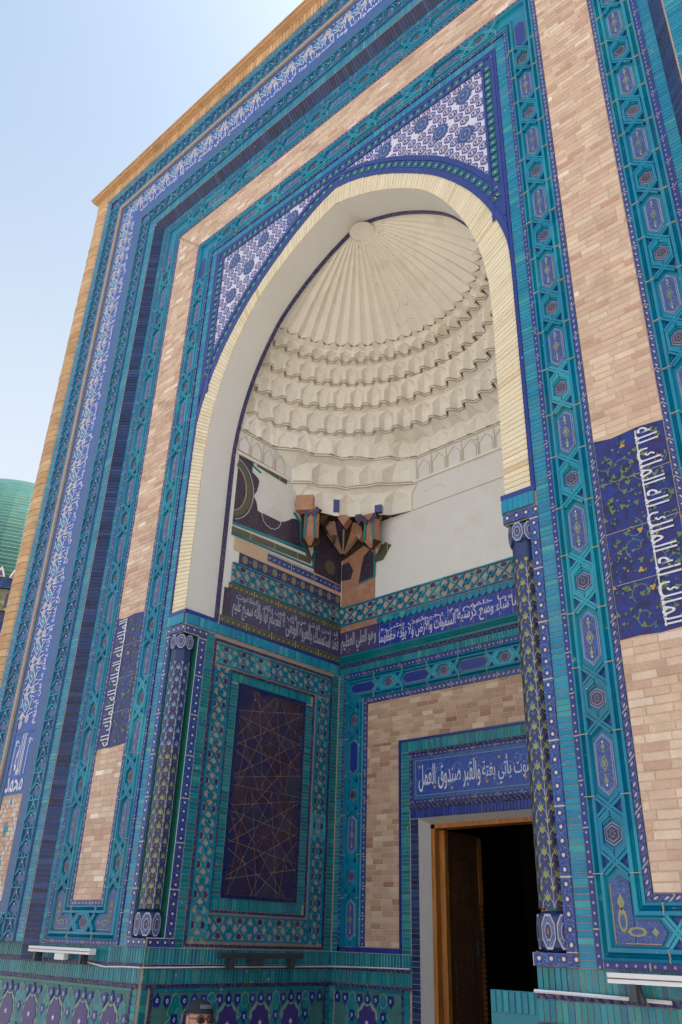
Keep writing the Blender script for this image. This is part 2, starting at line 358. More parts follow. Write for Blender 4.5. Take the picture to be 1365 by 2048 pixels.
# ================================================================== PORTAL
portal = thing('mausoleum_portal', 'tall tiled mausoleum portal with pointed arch, turquoise frames and sand brick bands', 'mausoleum', (0, 0, GZ))
portal.matrix_basis = I4
core = MB()
WX = 4.62; TOPZ = 9.25
def arch_in():
    return [(1.515, 2.40), (1.52, 3.5), (1.52, 3.9), (1.50, 4.2), (1.44, 4.5), (1.36, 4.75), (1.26, 4.98), (1.13, 5.2), (1.0, 5.38), (.87, 5.5), (.7, 5.63), (.5, 5.76), (.25, 5.88), (0, 5.965)]
def arch_out():
    return [(1.692, 2.40), (1.692, 3.5), (1.692, 3.95), (1.69, 4.3), (1.65, 4.5), (1.56, 4.76), (1.47, 4.95), (1.37, 5.12), (1.21, 5.34), (1.04, 5.53), (.87, 5.67), (.7, 5.81), (.44, 5.985), (.2, 6.107), (0, 6.16)]
def resample(P, n):
    L = [0]
    for a, b in zip(P, P[1:]): L.append(L[-1]+(Vector(b)-Vector(a)).length)
    out = []
    for i in range(n+1):
        t = L[-1]*i/n; k = 0
        while k < len(L)-2 and L[k+1] < t: k += 1
        f = (t-L[k])/(L[k+1]-L[k]); out.append(tuple(Vector(P[k]).lerp(Vector(P[k+1]), f)))
    return out, L[-1]
def smooth(P, n=2):
    for _ in range(n):
        Q = [P[0]]
        for a, b in zip(P, P[1:]):
            a, b = Vector(a), Vector(b)
            Q += [tuple(a.lerp(b, .25)), tuple(a.lerp(b, .75))]
        P = Q+[P[-1]]
    return P
AI, _ = resample(smooth(arch_in()), 60); AO, _ = resample(smooth(arch_out()), 60)
def interp_x(P, z):
    for a, b in zip(P, P[1:]):
        if a[1] <= z <= b[1] and b[1] > a[1]: return a[0]+(b[0]-a[0])*(z-a[1])/(b[1]-a[1])
    return P[0][0] if z < P[0][1] else 0.0
# --- structural mass
for sx in (-1, 1):
    core.face([(sx*WX, 0, GZ), (sx*WX, 9, GZ), (sx*WX, 9, TOPZ), (sx*WX, 0, TOPZ)])
    core.face([(sx*WX, 0, GZ), (sx*WX, -STEP+.02, GZ), (sx*WX, -STEP+.02, TOPZ), (sx*WX, 0, TOPZ)])
core.face([(-WX, 9, GZ), (WX, 9, GZ), (WX, 9, TOPZ), (-WX, 9, TOPZ)])
core.face([(-WX, -STEP+.02, TOPZ), (WX, -STEP+.02, TOPZ), (WX, 9, TOPZ), (-WX, 9, TOPZ)])
# facade ground sheets: inner zone y=0 up to x=2.88, outer zone y=-STEP
ZT = 2.88+MZ
for sx in (-1, 1):
    core.face([(sx*1.66, -.001, GZ), (sx*2.9, -.001, GZ), (sx*2.9, -.001, ZT+.02), (sx*1.66, -.001, ZT+.02)])
    core.face([(sx*1.5, .004, GZ), (sx*1.66, .004, GZ), (sx*1.66, .004, .05), (sx*1.5, .004, .05)])
    core.face([(sx*1.5, .004, 2.24), (sx*1.66, .004, 2.24), (sx*1.66, .004, 2.45), (sx*1.5, .004, 2.45)])
    core.face([(sx*2.98, -STEP-.001, .0), (sx*WX, -STEP-.001, .0), (sx*WX, -STEP-.001, TOPZ), (sx*2.98, -STEP-.001, TOPZ)])
    core.face([(sx*2.98, .004, GZ), (sx*WX, .004, GZ), (sx*WX, .004, .0), (sx*2.98, .004, .0)])
core.face([(-2.98, -STEP-.001, 2.98+MZ), (2.98, -STEP-.001, 2.98+MZ), (2.98, -STEP-.001, TOPZ), (-2.98, -STEP-.001, TOPZ)])
core.face([(-1.66, -.001, 6.4), (1.66, -.001, 6.4), (1.66, -.001, ZT+.02), (-1.66, -.001, ZT+.02)])
core.build('wall_core', 'grout', portal)

# --- generic rings round the arch (open at the bottom)
def ringpath(x, zb): return [(-x, zb), (-x, x+MZ), (x, x+MZ), (x, zb)]
def ring(name, mats, xi, xo, zb, prof, M=F):
    b = MB(); b.wd = abs(xo-xi)
    A = ringpath(xi, zb); B = ringpath(xo, zb)
    b.loft(M, A, B, prof); return b.build(name, mats, portal)
def flat(d, e=.0): return [(0, 0), (0, d), (1, d), (1, 0)]
# brick strips along ring legs
def brickring(pcs, xi, xo, zb, pitch, M=F, off=0.0, prooff=None, legs=(-1, 1), top=True, joint=.004):
    """pcs proto: width (xo-xi) x (pitch-joint). mitre corners go to a joined mesh"""
    wd = xo-xi; mid = (xi+xo)/2; corner = MB()
    for sx in legs:
        z = zb
        while z+pitch <= xi+MZ:
            pcs.add(M @ T(sx*mid, jit(.0012)-off, z+pitch/2) @ Ry(jit(.006))); z += pitch
        while z < xo+MZ:
            x0 = max(xi, z+pitch/2-MZ)
            if xo-x0 > .01: corner.box(M, min(sx*x0, sx*xo), max(sx*x0, sx*xo), z, z+pitch-joint, off, off+.006, 0, random.random())
            z += pitch
    if top:
        n = int((2*xi)/pitch); st = -n*pitch/2
        for i in range(n):
            pcs.add(M @ T(st+(i+.5)*pitch, jit(.0012)-off, mid+MZ) @ Ry(math.pi/2+jit(.006)))
        for sx in (-1, 1):
            x = n*pitch/2
            while x < xo:
                z0 = max(xi, x+pitch/2)+MZ
                if xo+MZ-z0 > .01: corner.box(M, min(sx*x, sx*(x+pitch-joint)), max(sx*x, sx*(x+pitch-joint)), z0, xo+MZ, off, off+.006, 0, random.random())
                x += pitch
    return corner
corners = MB()
# ---- inner zone -------------------------------------------------------
# blue edge line x 1.692-1.715
ring('blue_edge_tile', 'royal_glaze', 1.694, 1.716, 2.435, flat(.012))
# turquoise strip 1.72-1.80
PT = .0295
tq = Pieces('turquoise_brick', ['turquoise_glaze'], boxproto(.080, PT-.0045, .006, .0012), portal)
corners.merge(brickring(tq, 1.718, 1.800, 0.0, PT), I4)
ring('dotted_strip', 'royal_dots', 1.803, 1.829, .0, flat(.014))
# moulded frame A + B + sill : one closed loop on each side of the brick band
INN = [(-2.058, .258), (-2.058, 6.798), (2.058, 6.798), (2.058, .258), (2.525, .258), (2.525, 7.265), (-2.525, 7.265), (-2.525, .258)]
OUT = [(-1.832, .032), (-1.832, 6.572), (1.832, 6.572), (1.832, .032), (2.772, .032), (2.772, 7.512), (-2.772, 7.512), (-2.772, .032)]
def lerpline(A, B, t): return [tuple(Vector(a).lerp(Vector(b), t)) for a, b in zip(A, B)]
def rail_prof():
    # profile of a double moulded rail with a sunken channel between
    return [(0, 0), (0, .016), (.05, .022), (.075, .010), (.10, .022), (.125, .010), (.15, .024), (.22, .026), (.25, .004), (.75, .004), (.78, .026), (.85, .024), (.875, .010), (.90, .022), (.925, .010), (.95, .022), (1, .016), (1, 0)]
def subdivide(A, B, step):
    a2, b2 = [], []; n = len(A)
    for i in range(n):
        j = (i+1) % n; L_ = (Vector(A[j])-Vector(A[i])).length; k = max(1, round(L_/step))
        for q in range(k):
            a2.append(tuple(Vector(A[i]).lerp(Vector(A[j]), q/k))); b2.append(tuple(Vector(B[i]).lerp(Vector(B[j]), q/k)))
    return a2, b2
mf = MB(); mf.wd = .23; INS, OUS = subdivide(INN, OUT, .31); mf.vary = True
mf.loft(F, INS, OUS, rail_prof(), True); mf.build('moulded_frame', 'moulded_turquoise', portal)
ds = MB(); ds.wd = .036
SD = [(-2.092, .292), (-2.092, 6.832), (2.092, 6.832), (2.092, .292), (2.491, .292), (2.491, 7.231), (-2.491, 7.231), (-2.491, .292)]
ds.loft(F, SD, INN, [(0, 0), (0, .012), (.94, .012), (.94, 0)], True); ds.build('rosette_strip', 'rosette_thin', portal)
ring('dotted_strip', 'royal_dots', 2.776, 2.812, .0, flat(.014))
for sx in (-1, 1):
    b = MB(); b.wd = .026; b.loft(F, [(sx*1.832, .002), (sx*2.775, .002)], [(sx*1.832, .030), (sx*2.775, .030)], flat(.014)); b.build('sill_strip', 'royal_dots', portal)
corners.merge(brickring(tq, 2.816, 2.884, 0.0, PT), I4)
# splay (canted cobalt band)
sp = MB(); sp.wd = .13; sp.loft(F, ringpath(2.886, -.12), ringpath(2.982, -.12), [(0, 0), (1, STEP)]); sp.build('splay_backing', 'grout', portal)
SPW = math.hypot(.096, STEP)
cb = Pieces('cobalt_brick', ['cobalt_glaze'], boxproto(SPW-.004, .036-.004, .008, .001), portal)
ang = math.atan2(STEP, .096)
zz = -.12
while zz+.036 <= 2.965+MZ:
    for sx in (-1, 1): cb.add(T(sx*2.934, -STEP/2, zz+.018) @ Matrix.Rotation(-sx*ang, 4, 'Z'))
    zz += .036
x = -2.965
while x < 2.965:
    cb.add(T(x+.018, -STEP/2, 2.934+MZ) @ Matrix.Rotation(ang, 4, 'X') @ Ry(math.pi/2)); x += .036
# ---- outer zone -------------------------------------------------------
corners2 = MB()
tqo = tq
tq2 = Pieces('outer_turquoise_brick', ['turquoise_glaze'], boxproto(.105, PT-.0045, .006, .0012), portal)
corners2.merge(brickring(tq2, 2.990, 3.098, 0.0, PT, FO), I4)
ring('stile_strip', 'dusk_blue_tile', 3.10, 3.112, 0.0, flat(.016), FO)
ring('stile_strip', 'dusk_blue_tile', 3.302, 3.314, 0.0, flat(.016), FO)
ring('pale_border', 'frieze_side', 3.318, 3.440, 0.287, flat(.010), FO)
ring('frieze_panel', 'frieze_ground', 3.444, 3.80, 1.15, flat(.006), FO)
ring('pale_border', 'frieze_side', 3.803, 3.888, 0.287, flat(.010), FO)
ring('stone_fillet', 'grout', 3.890, 3.925, 0.18, [(0, 0), (0, .03), (1, .03), (1, 0)], FO)
ring('rope_strip', 'rosette_thin', 3.93, 3.972, 0.0, flat(.02), FO)
ring('rope_strip', 'rosette_thin', 4.203, 4.236, 0.0, flat(.02), FO)
corners2.merge(brickring(Pieces('x', [], MB(), None), 4.24, 4.342, 0.0, PT, FO), I4)
tq3 = Pieces('rim_turquoise_brick', ['turquoise_glaze'], boxproto(.099, PT-.0045, .006, .0012), portal)
brickring(tq3, 4.24, 4.342, 0.0, PT, FO)
corners.build('mitre_bricks', ['turquoise_glaze'], portal, kind='stuff'); corners2.build('outer_mitre_bricks', ['turquoise_glaze'], portal, kind='stuff')
for q in (tq, tq2, tq3, cb): q.flush()

# ---- star strap bands (girih) --------------------------------------------
def strap_unit(wd, p, thin, kind):
    b = MB(); h = wd/2
    q = [((-h, -p*.40), (h, p*.40)), ((h, -p*.40), (-h, p*.40)),
         ((-h, -p*.40), (-h*.42, -p*.30)), ((-h*.42, -p*.30), (0, -p*.40)), ((0, -p*.40), (h*.42, -p*.30)), ((h*.42, -p*.30), (h, -p*.40)),
         ((-h, p*.40), (-h*.42, p*.30)), ((-h*.42, p*.30), (0, p*.40)), ((0, p*.40), (h*.42, p*.30)), ((h*.42, p*.30), (h, p*.40)),
         ((-h, -p*.5), (-h, p*.5)), ((h, -p*.5), (h, p*.5)), ((0, -p*.40), (-h*.3, -p*.5)), ((0, -p*.40), (h*.3, -p*.5)), ((0, p*.40), (-h*.3, p*.5)), ((0, p*.40), (h*.3, p*.5))]
    if kind == 'open':
        q = [((-h, -p*.42), (h*.55, p*.42)), ((h, -p*.42), (-h*.55, p*.42)), ((-h, -p*.42), (-h*.2, -p*.18)), ((h, -p*.42), (h*.2, -p*.18)), ((-h*.2, -p*.18), (h*.2, -p*.18)),
             ((-h, p*.22), (h, p*.22)), ((-h, p*.22), (-h*.55, p*.42)), ((h, p*.22), (h*.55, p*.42)), ((-h, -p*.5), (-h, p*.5)), ((h, -p*.5), (h, p*.5))]
    for i, (a, c) in enumerate(q): b.bar(I4, a, c, thin, .002, .014+.0007*i)
    return b
def poly(cx, cz, rx, rz, n, rot=0): return [(cx+rx*math.cos(rot+2*math.pi*i/n), cz+rz*math.sin(rot+2*math.pi*i/n)) for i in range(n)]
def star_tiles(wd, p):
    """dark tiles of one unit: two pentagons and a bow-tie with pale edges"""
    out = []
    for sx in (-1, 1):
        b = MB(); b.prism(I4, poly(0, 0, wd*.17, p*.19, 5, 0 if sx > 0 else math.pi), 0, .006, 0)
        b.prism(I4, poly(0, 0, wd*.13, p*.15, 5, 0 if sx > 0 else math.pi), .006, .0075, 1); out.append((sx*wd*.30, 0, b))
    b = MB(); b.prism(I4, [(-wd*.2, -p*.1), (0, -p*.045), (wd*.2, -p*.1), (wd*.2, p*.1), (0, p*.045), (-wd*.2, p*.1)], 0, .006, 0)
    b.prism(I4, [(-wd*.16, -p*.07), (0, -p*.03), (wd*.16, -p*.07), (wd*.16, p*.07), (0, p*.03), (-wd*.16, p*.07)], .006, .0075, 1)
    out.append((0, p*.5, b)); return out
# outer bands C2 (3.112-3.302) and C1 (3.974-4.20)
for (xi, xo, p) in ((3.114, 3.300, .222), (3.975, 4.201, .222)):
    wd = xo-xi; mid = (xi+xo)/2; un = strap_unit(wd-.008, p, .0105, 'open'); allb = MB(); dotm = MB(); bgm = MB(); bgm.wd = wd
    bgm.loft(FO, ringpath(xi, 0), ringpath(xo, 0), [(0, .0028), (1, .0028)])
    bgm.build('band_ground', 'dusk_blue_tile', portal)
    Ms = []
    n = int((mid+MZ)/p); p2 = (mid+MZ)/n
    for sx in (-1, 1):
        for i in range(n): Ms.append(FO @ T(sx*mid, 0, (i+.5)*p2))
    n = int(2*mid/p)
    for i in range(n): Ms.append(FO @ T(-mid+(i+.5)*2*mid/n, 0, mid+MZ) @ Ry(math.pi/2))
    tri = MB(); tri.prism(I4, poly(0, p*.06, .012, .014, 3, math.pi/2), .002, .016, 0)
    tri.prism(I4, poly(wd*.0, -p*.33, .012, .012, 3, -math.pi/2), .002, .016, 0); tri.prism(I4, poly(0, p*.32, wd*.16, p*.06, 6, 0), .002, .008, 1); tri.prism(I4, poly(0, -p*.06, wd*.1, p*.07, 4, 0), .002, .008, 1)
    for sx in (-1, 1): tri.prism(I4, poly(sx*wd*.3, 0, wd*.12, p*.12, 5, 0), .002, .007, 1)
    for M in Ms: allb.merge(un, M, random.random()); dotm.merge(tri, M, random.random())
    allb.build('strapwork', 'moulded_turquoise', portal, kind='stuff'); dotm.build('band_inlay', ['old_white_glaze', 'aubergine_glaze'], portal, kind='stuff')

# ---- bricks of the sand-coloured band --------------------------------------
bp_ = link('brick_band', None, portal)
BW_, BH_ = .127, .0415
sb = Pieces('brick', ['sand_brick'], boxproto(BW_-.005, BH_-.005, .010, .002), bp_, 'brick_courses')
cutb = MB()
def brickfill(pcs, cut, M, u0, u1, v0, v1, bw, bh, d=.010, skip=None):
    v = v0; row = 0
    while v < v1-.01:
        h = min(bh, v1-v); off = -random.choice((0, .33, .5, .7))*bw; u = u0+off
        while u < u1-.006:
            wd = bw*random.choice((1, 1, 1, .97)); a, c = max(u, u0), min(u+wd, u1)
            if c-a > .012 and not (skip and skip((a+c)/2, v+h/2)):
                if abs((c-a)-bw) < .002 and h == bh: pcs.add(M @ T((a+c)/2, jit(.0015), v+h/2) @ Ry(jit(.006)))
                else: cut.append((M, a+.0025, c-.0025, v+.0025, v+h-.0025, d+jit(.0015)))
            u += wd
        v += bh; row += 1
cuts = []
for sx in (-1, 1):
    u0, u1 = (2.094, 2.489) if sx > 0 else (-2.489, -2.094)
    brickfill(sb, cuts, F, u0, u1, .294, 6.83, BW_, BH_, skip=lambda u, v: 1.42 < v < 2.56)
    for k in range(10):
        v = 6.83+k*BH_; lo = 2.094+max(0, v+BH_-6.834); a, c = (lo, 2.489) if sx > 0 else (-2.489, -lo)
        if c-a > .02: brickfill(sb, cuts, F, a, c, v, v+BH_, BW_, BH_)
for k in range(9):
    v = 6.834+k*BH_; e = 2.094+k*BH_
    brickfill(sb, cuts, F, -e, e, v, v+BH_, BW_, BH_)
sb.flush()
for sx in (-1, 1):
    b = MB(); b.box(F, *((2.094, 2.489) if sx > 0 else (-2.489, -2.094)), .294, 6.834, 0, .0065); b.build('mortar_bed', 'sand_mortar', bp_)
b = MB(); b.loft(F, [(-2.092, 6.835), (2.092, 6.835)], [(-2.489, 7.229), (2.489, 7.229)], [(0, .0065), (1, .0065)]); b.build('mortar_bed', 'sand_mortar', bp_)
ctm = {}
def flush_cuts(cuts, name, mat, parent, lim=300):
    cuts.sort(key=lambda c: view_key(c[0] @ Vector(((c[1]+c[2])/2, 0, (c[3]+c[4])/2))))
    for c in cuts[:lim]:
        b = MB(); w_, h_ = c[2]-c[1], c[4]-c[3]
        key = (mat, round(w_, 2), round(h_, 3))
        if key not in ctm: ctm[key] = boxproto(max(.01, round(w_, 2)), h_, .010, .002).data(name, [mat])
        link(name, ctm[key], parent, c[0] @ T((c[1]+c[2])/2, 0, (c[3]+c[4])/2))
    b = MB()
    for c in cuts[lim:]: b.box(c[0], c[1], c[2], c[3], c[4], 0, c[5], 0, random.random())
    if b.f: b.build(name+'_courses', [mat], parent, kind='stuff')
flush_cuts(cuts, 'cut_brick', 'sand_brick', bp_)

# ---- star blocks, hexagon tiles, cartouches ----------------------------------
def star_block(wc, H):
    b = MB(); w2 = wc/2
    # double straps making two crossings
    for sz in (-1, 1):
        for sx in (-1, 1):
            a = Vector((-sx*w2, sz*H)); c = Vector((sx*w2, sz*(H-.098)))
            t = (c-a).normalized(); n = Vector((-t.y, t.x))
            for k in (-1, 1): b.bar(I4, a+n*k*.0085, c+n*k*.0085, .012, .004, .024+.001*(sx+1)/2)
            b.bar(I4, a, c, .028, .004, .016+.0006*(sx+1))
    # sides of the hexagon
    for sx in (-1, 1):
        b.bar(I4, (sx*w2*.93, -(H-.095)), (sx*w2*.93, (H-.095)), .016, .004, .022)
        for sz in (-1, 1):
            b.bar(I4, (sx*w2, sz*.045), (0, sz*.088), .016, .004, .0225); b.bar(I4, (sx*w2*.8, sz*.04), (0, sz*.07), .010, .004, .014)
    for sz in (-1, 1):
        for sx in (-1, 1): b.prism(I4, [(sx*w2*.95, sz*(H-.02)), (sx*w2*.95, sz*(H-.075)), (sx*w2*.35, sz*(H-.048))], .004, .006, 1)
    for sz in (-1, 1):
        for sx in (-1, 1): b.bar(I4, (sx*.062, sz*H*1.0), (sx*.113, sz*H*1.0), .0035, .010, .0268, 2)
    return b
def hexa(cx, cz, rx, rz): return [(cx-rx, cz-rz*.5), (cx, cz-rz), (cx+rx, cz-rz*.5), (cx+rx, cz+rz*.5), (cx, cz+rz), (cx-rx, cz+rz*.5)]
hx = MB(); hx.prism(I4, hexa(0, 0, .040, .050), .004, .010, 0); hx.prism(I4, hexa(0, 0, .037, .046), .010, .0125, 1); hx.prism(I4, hexa(0, 0, .029, .036), .0125, .0135, 0); hx.prism(I4, hexa(0, 0, .027, .033), .0135, .0145, 1)
for i in range(6):
    a = math.pi/3*i; hx.prism(I4, poly(.011*math.cos(a), .014*math.sin(a), .0042, .0055, 5), .0145, .016, 2)
def cart(half, rw, simple_=False):
    b = MB(); tp = .045
    def pl(k): return [(-rw+k, -(half-tp)), (0, -(half-k*1.3)), (rw-k, -(half-tp)), (rw-k, half-tp), (0, half-k*1.3), (-rw+k, half-tp)]
    b.prism(I4, pl(0), .004, .008, 0); b.prism(I4, pl(.004), .008, .011, 1)
    if not simple_:
        b.prism(I4, pl(.008), .011, .012, 0); b.prism(I4, pl(.0105), .012, .013, 1)
        b.prism(I4, poly(0, 0, .021, .040, 4), .013, .0145, 2); b.prism(I4, poly(0, 0, .014, .027, 4), .0145, .0155, 1); b.prism(I4, poly(0, 0, .009, .016, 6), .0155, .0165, 2)
        for s in (-1, 1):
            b.prism(I4, poly(0, s*.056, .006, .008, 6), .013, .0145, 2); b.prism(I4, poly(0, s*.078, .012, .017, 4), .013, .0145, 2)
            b.prism(I4, poly(0, s*.098, .004, .008, 4), .013, .0145, 3)
    return b
WC = .118
carts = Pieces('cartouche_tile', ['old_white_glaze', 'cartouche_ground', 'olive_glaze', 'white_glaze'], cart(.142, .047), portal)
cartp = Pieces('plain_cartouche_tile', ['grout', 'plain_cobalt_ground'], cart(.155, .047, True), portal)
blocks = Pieces('star_block', ['moulded_turquoise', 'royal_glaze', 'grout'], star_block(WC, .165), portal, sub=[('hexagon_tile', hx, ['old_white_glaze', 'aubergine_glaze', 'vine_green'])])
XA, XB = 1.945, 2.648
for sx in (-1, 1):
    for xx, kmax in ((XA, 9), (XB, 10)):
        for k in range(kmax+1):
            z = .54+.617*k
            blocks.add(T(sx*xx, 0, z))
            zc = z+.3085
            if k == kmax:
                if zc+.16 < xx+MZ: (cartp if xx == XA else carts).add(T(sx*xx, 0, zc))
            else: carts.add(T(sx*xx, 0, zc))
for xx, hs in ((XA, (-1.58, -.948, -.316, .316, .948, 1.58)), (XB, (-2.2, -1.58, -.948, -.316, .316, .948, 1.58, 2.2))):
    for h in hs:
        blocks.add(T(h, 0, xx+MZ) @ Ry(math.pi/2))
    for a, c in zip(hs, hs[1:]): carts.add(T((a+c)/2, 0, xx+MZ) @ Ry(math.pi/2))
# sill corners
for sx in (-1, 1):
    for (xx, s2) in ((XA, 1), (XB, -1)):
        xs = sx*xx; b = MB()
        L_ = [(xs-.047, .375-.03), (xs, .375), (xs+.047, .375-.03), (xs+.047, .145), (xs-.047, .145)]
        b.prism(F, [(xs-.047, .34), (xs, .37), (xs+.047, .34), (xs+.047, .095), (xs-.047, .095)], .004, .011, 0)
        o2 = sx*s2
        e = xs+o2*.19
        b.prism(F, [(xs+o2*.05, .095), (e-o2*.03, .095), (e, .145), (e-o2*.03, .19), (xs+o2*.05, .19)], .004, .011, 0)
        b.prism(F, poly(xs, .26, .018, .035, 4), .011, .013, 1); b.prism(F, poly(xs, .19, .022, .05, 8), .011, .013, 1); b.prism(F, poly(xs, .185, .012, .03, 8), .013, .0145, 0); b.prism(F, poly(xs+o2*.06, .145, .045, .02, 8), .011, .0135, 1)
        b.prism(F, poly(xs+o2*.06, .145, .028, .011, 8), .0135, .015, 0); b.prism(F, poly(xs+o2*.14, .145, .016, .018, 4), .011, .013, 1)
        b.bar(F, (xs-.042, .1), (xs-.042, .335), .003, .011, .013, 2); b.bar(F, (xs, .1), (e-o2*.03, .1), .003, .011, .013, 2)
        b.build('corner_cartouche', ['cartouche_ground', 'olive_glaze', 'amber_glaze'], portal)
for sx in (-1, 1): blocks.add(T(sx*2.30, 0, .145) @ Ry(math.pi/2))
blocks.limit = 80; carts.flush(); cartp.flush(); blocks.flush()

# ---- archivolt of cream bricks, blue border and spandrel -------------------------
vb = MB(); NV = 62
AI2, _ = resample(smooth(arch_in()), NV); AO2, _ = resample(smooth(arch_out()), NV)
vparent = link('archivolt', None, portal)
bk = MB()
for sx in (-1, 1):
    for i in range(NV):
        pts = [AI2[i], AO2[i], AO2[i+1], AI2[i+1]]
        pts = [(sx*x, z) for x, z in pts]
        bk.face([(p[0], .001, p[1]) for p in pts])
        for h in (0, .5):
            q = [Vector(pts[0]).lerp(Vector(pts[3]), h), Vector(pts[1]).lerp(Vector(pts[2]), h), Vector(pts[1]).lerp(Vector(pts[2]), h+.5), Vector(pts[0]).lerp(Vector(pts[3]), h+.5)]
            c = sum(q, Vector((0, 0)))/4
            t = (q[3]-q[0]).normalized()
            q[0] += t*.0022; q[1] += t*.0022; q[2] -= t*.0022; q[3] -= t*.0022
            m_ = MB(); m_.prism(T(-c.x, 0, -c.y), [tuple(x) for x in q], -.003, .007+jit(.0015), 0)
            link('voussoir_brick', m_.data('voussoir_brick', ['cream_brick_glaze']), vparent, T(c.x, 0, c.y))
bk.build('mortar_bed', 'grout', vparent)
# soffit
SY = .30
so = MB()
full_in = [(-x, z) for x, z in AI] + [(x, z) for x, z in reversed(AI)][1:]
for a, c in zip(full_in, full_in[1:]): so.face([(a[0], 0, a[1]), (c[0], 0, c[1]), (c[0], SY, c[1]), (a[0], SY, a[1])])
# back plate of the arch, the face that closes the vault in front
for a, c in zip(full_in, full_in[1:]):
    so.face([(a[0], SY+.03, a[1]), (c[0], SY+.03, c[1]), (c[0]*1.25, SY+.03, c[1]+.5), (a[0]*1.25, SY+.03, a[1]+.5)])
so.build('arch_soffit', 'smooth_plaster', portal)
rp = MB(); rp.wd = .03
full_s = [(x*.992, z-.012) for x, z in full_in]; L = 0
for a, c, a2, c2 in zip(full_in, full_in[1:], full_s, full_s[1:]):
    s_ = (Vector(a)-Vector(c)).length
    rp.face([(a2[0], SY, a2[1]), (c2[0], SY, c2[1]), (c2[0], SY+.035, c2[1]), (a2[0], SY+.035, a2[1])], 0, 0, [(L, 0), (L+s_, 0), (L+s_, .03), (L, .03)])
    rp.face([(a[0], SY, a[1]), (c[0], SY, c[1]), (c2[0], SY, c2[1]), (a2[0], SY, a2[1])], 0, 0, [(L, 0), (L+s_, 0), (L+s_, .03), (L, .03)]); L += s_
rp.build('soffit_rope', 'rope_tile', portal)
# blue border outside the archivolt
AB = []
for i, p in enumerate(AO):
    q0 = Vector(AO[max(0, i-1)]); q1 = Vector(AO[min(60, i+1)]); t = (q1-q0).normalized(); n = Vector((t.y, -t.x))
    if n.x < 0: n = -n
    AB.append((p, n))
def offs(d): return [((p[0]+n.x*d), p[1]+max(n.y, 0)*d) for p, n in AB]
XL = 1.692
def clipx(P): return [(min(x, XL), z) for x, z in P]
bb = MB(); bb.wd = .02; sq = MB()
for lo, hi, d in ((0.0, .045, .014), (.122, .165, .014), (.045, .122, .008)):
    A0 = clipx(offs(lo)); B0 = clipx(offs(hi))
    A1 = [(-x, z) for x, z in A0]+[(x, z) for x, z in reversed(A0)][1:]; B1 = [(-x, z) for x, z in B0]+[(x, z) for x, z in reversed(B0)][1:]
    bb.loft(F, A1, B1, [(0, 0), (0, d), (1, d), (1, 0)], False, 0)
bb.build('arch_border', ['royal_glaze'], portal)
mid, L = resample([(p[0]+n.x*.083, p[1]+max(n.y, 0)*.083) for p, n in AB], 52)
gs = MB(); gs.prism(I4, [(-.026, -.024), (.026, -.024), (.026, .024), (-.026, .024)], .006, .013, 0); gs.prism(I4, poly(0, 0, .009, .009, 4), .013, .0145, 1)
gsp = Pieces('green_square_tile', ['emerald_glaze', 'old_white_glaze'], gs, portal)
for i in range(len(mid)-1):
    c = (Vector(mid[i])+Vector(mid[i+1]))/2
    if c.x > 1.62 or c.y < 4.6: continue
    t = Vector(mid[i+1])-Vector(mid[i]); a = math.atan2(t.x, t.y)
    for sx in (-1, 1): gsp.add(T(sx*c.x, 0, c.y) @ Ry(sx*a))
# spandrel frame
bb = MB(); bb.wd = .03
def rect_ring(xo, xi, zb):
    return [(-xo, zb), (-xo, xo+MZ), (xo, xo+MZ), (xo, zb)], [(-xi, zb), (-xi, xi+MZ), (xi, xi+MZ), (xi, zb)]
for xo, xi, d in ((1.690, 1.662, .012), (1.662, 1.598, .006), (1.598, 1.578, .016)):
    A0, B0 = rect_ring(xo, xi, 4.62); bb.loft(F, B0, A0, [(0, 0), (0, d), (1, d), (1, 0)], False, 0)
bb.build('spandrel_frame', ['royal_glaze'], portal)
z = 4.85
while z < 1.63+MZ-.05:
    for sx in (-1, 1): gsp.add(T(sx*1.630, -.0, z))
    z += .079
x = -1.58
while x < 1.6: gsp.add(T(x, 0, 1.630+MZ) @ Ry(math.pi/2)); x += .079
gsp.flush()
ABo = clipx(offs(.160))
def zborder(x):                                   # height of border curve at |x|
    x = abs(x)
    if x <= ABo[-1][0]+1e-4: return 6.33
    for a, c in zip(ABo, ABo[1:]):
        if c[0] <= x <= a[0] and a[0] > c[0]: return a[1]+(c[1]-a[1])*(a[0]-x)/(a[0]-c[0])
    return 4.7
sp = MB()
n = 80
for i in range(n):
    x0, x1 = -1.58+3.16*i/n, -1.58+3.16*(i+1)/n
    sp.face([(x0, -.004, zborder(x0)-.02), (x1, -.004, zborder(x1)-.02), (x1, -.004, 6.325), (x0, -.004, 6.325)])
sp.build('spandrel_panel', 'spandrel_white', portal)
meds = [(.57, 6.185), (.975, 6.175), (1.40, 6.16), (1.16, 5.925), (1.395, 5.70)]
meds = [(s*x, z) for s in (-1, 1) for x, z in meds]
md = MB()
pt = []
for i in range(24):
    a = 2*math.pi*i/24; r = .088 if i % 2 == 0 else .074; pt.append((r*.95*math.cos(a), r*1.06*math.sin(a)))
md.prism(I4, pt, .002, .010, 0); md.prism(I4, poly(0, 0, .05, .06, 12), .010, .0115, 1); md.prism(I4, poly(0, 0, .042, .052, 12), .0115, .0125, 0); md.prism(I4, [((.02 if i % 2 == 0 else .007)*math.cos(math.pi*i/6), (.022 if i % 2 == 0 else .008)*math.sin(math.pi*i/6)) for i in range(12)], .0125, .014, 1)
mp = Pieces('medallion_tile', ['medallion_blue', 'pale_blue_glaze'], md, portal)
for x, z in meds: mp.add(T(x, 0, z))
mp.flush()
ht = MB(); ht.prism(I4, hexa(0, 0, .0405, .0455), .002, .0075, 0)
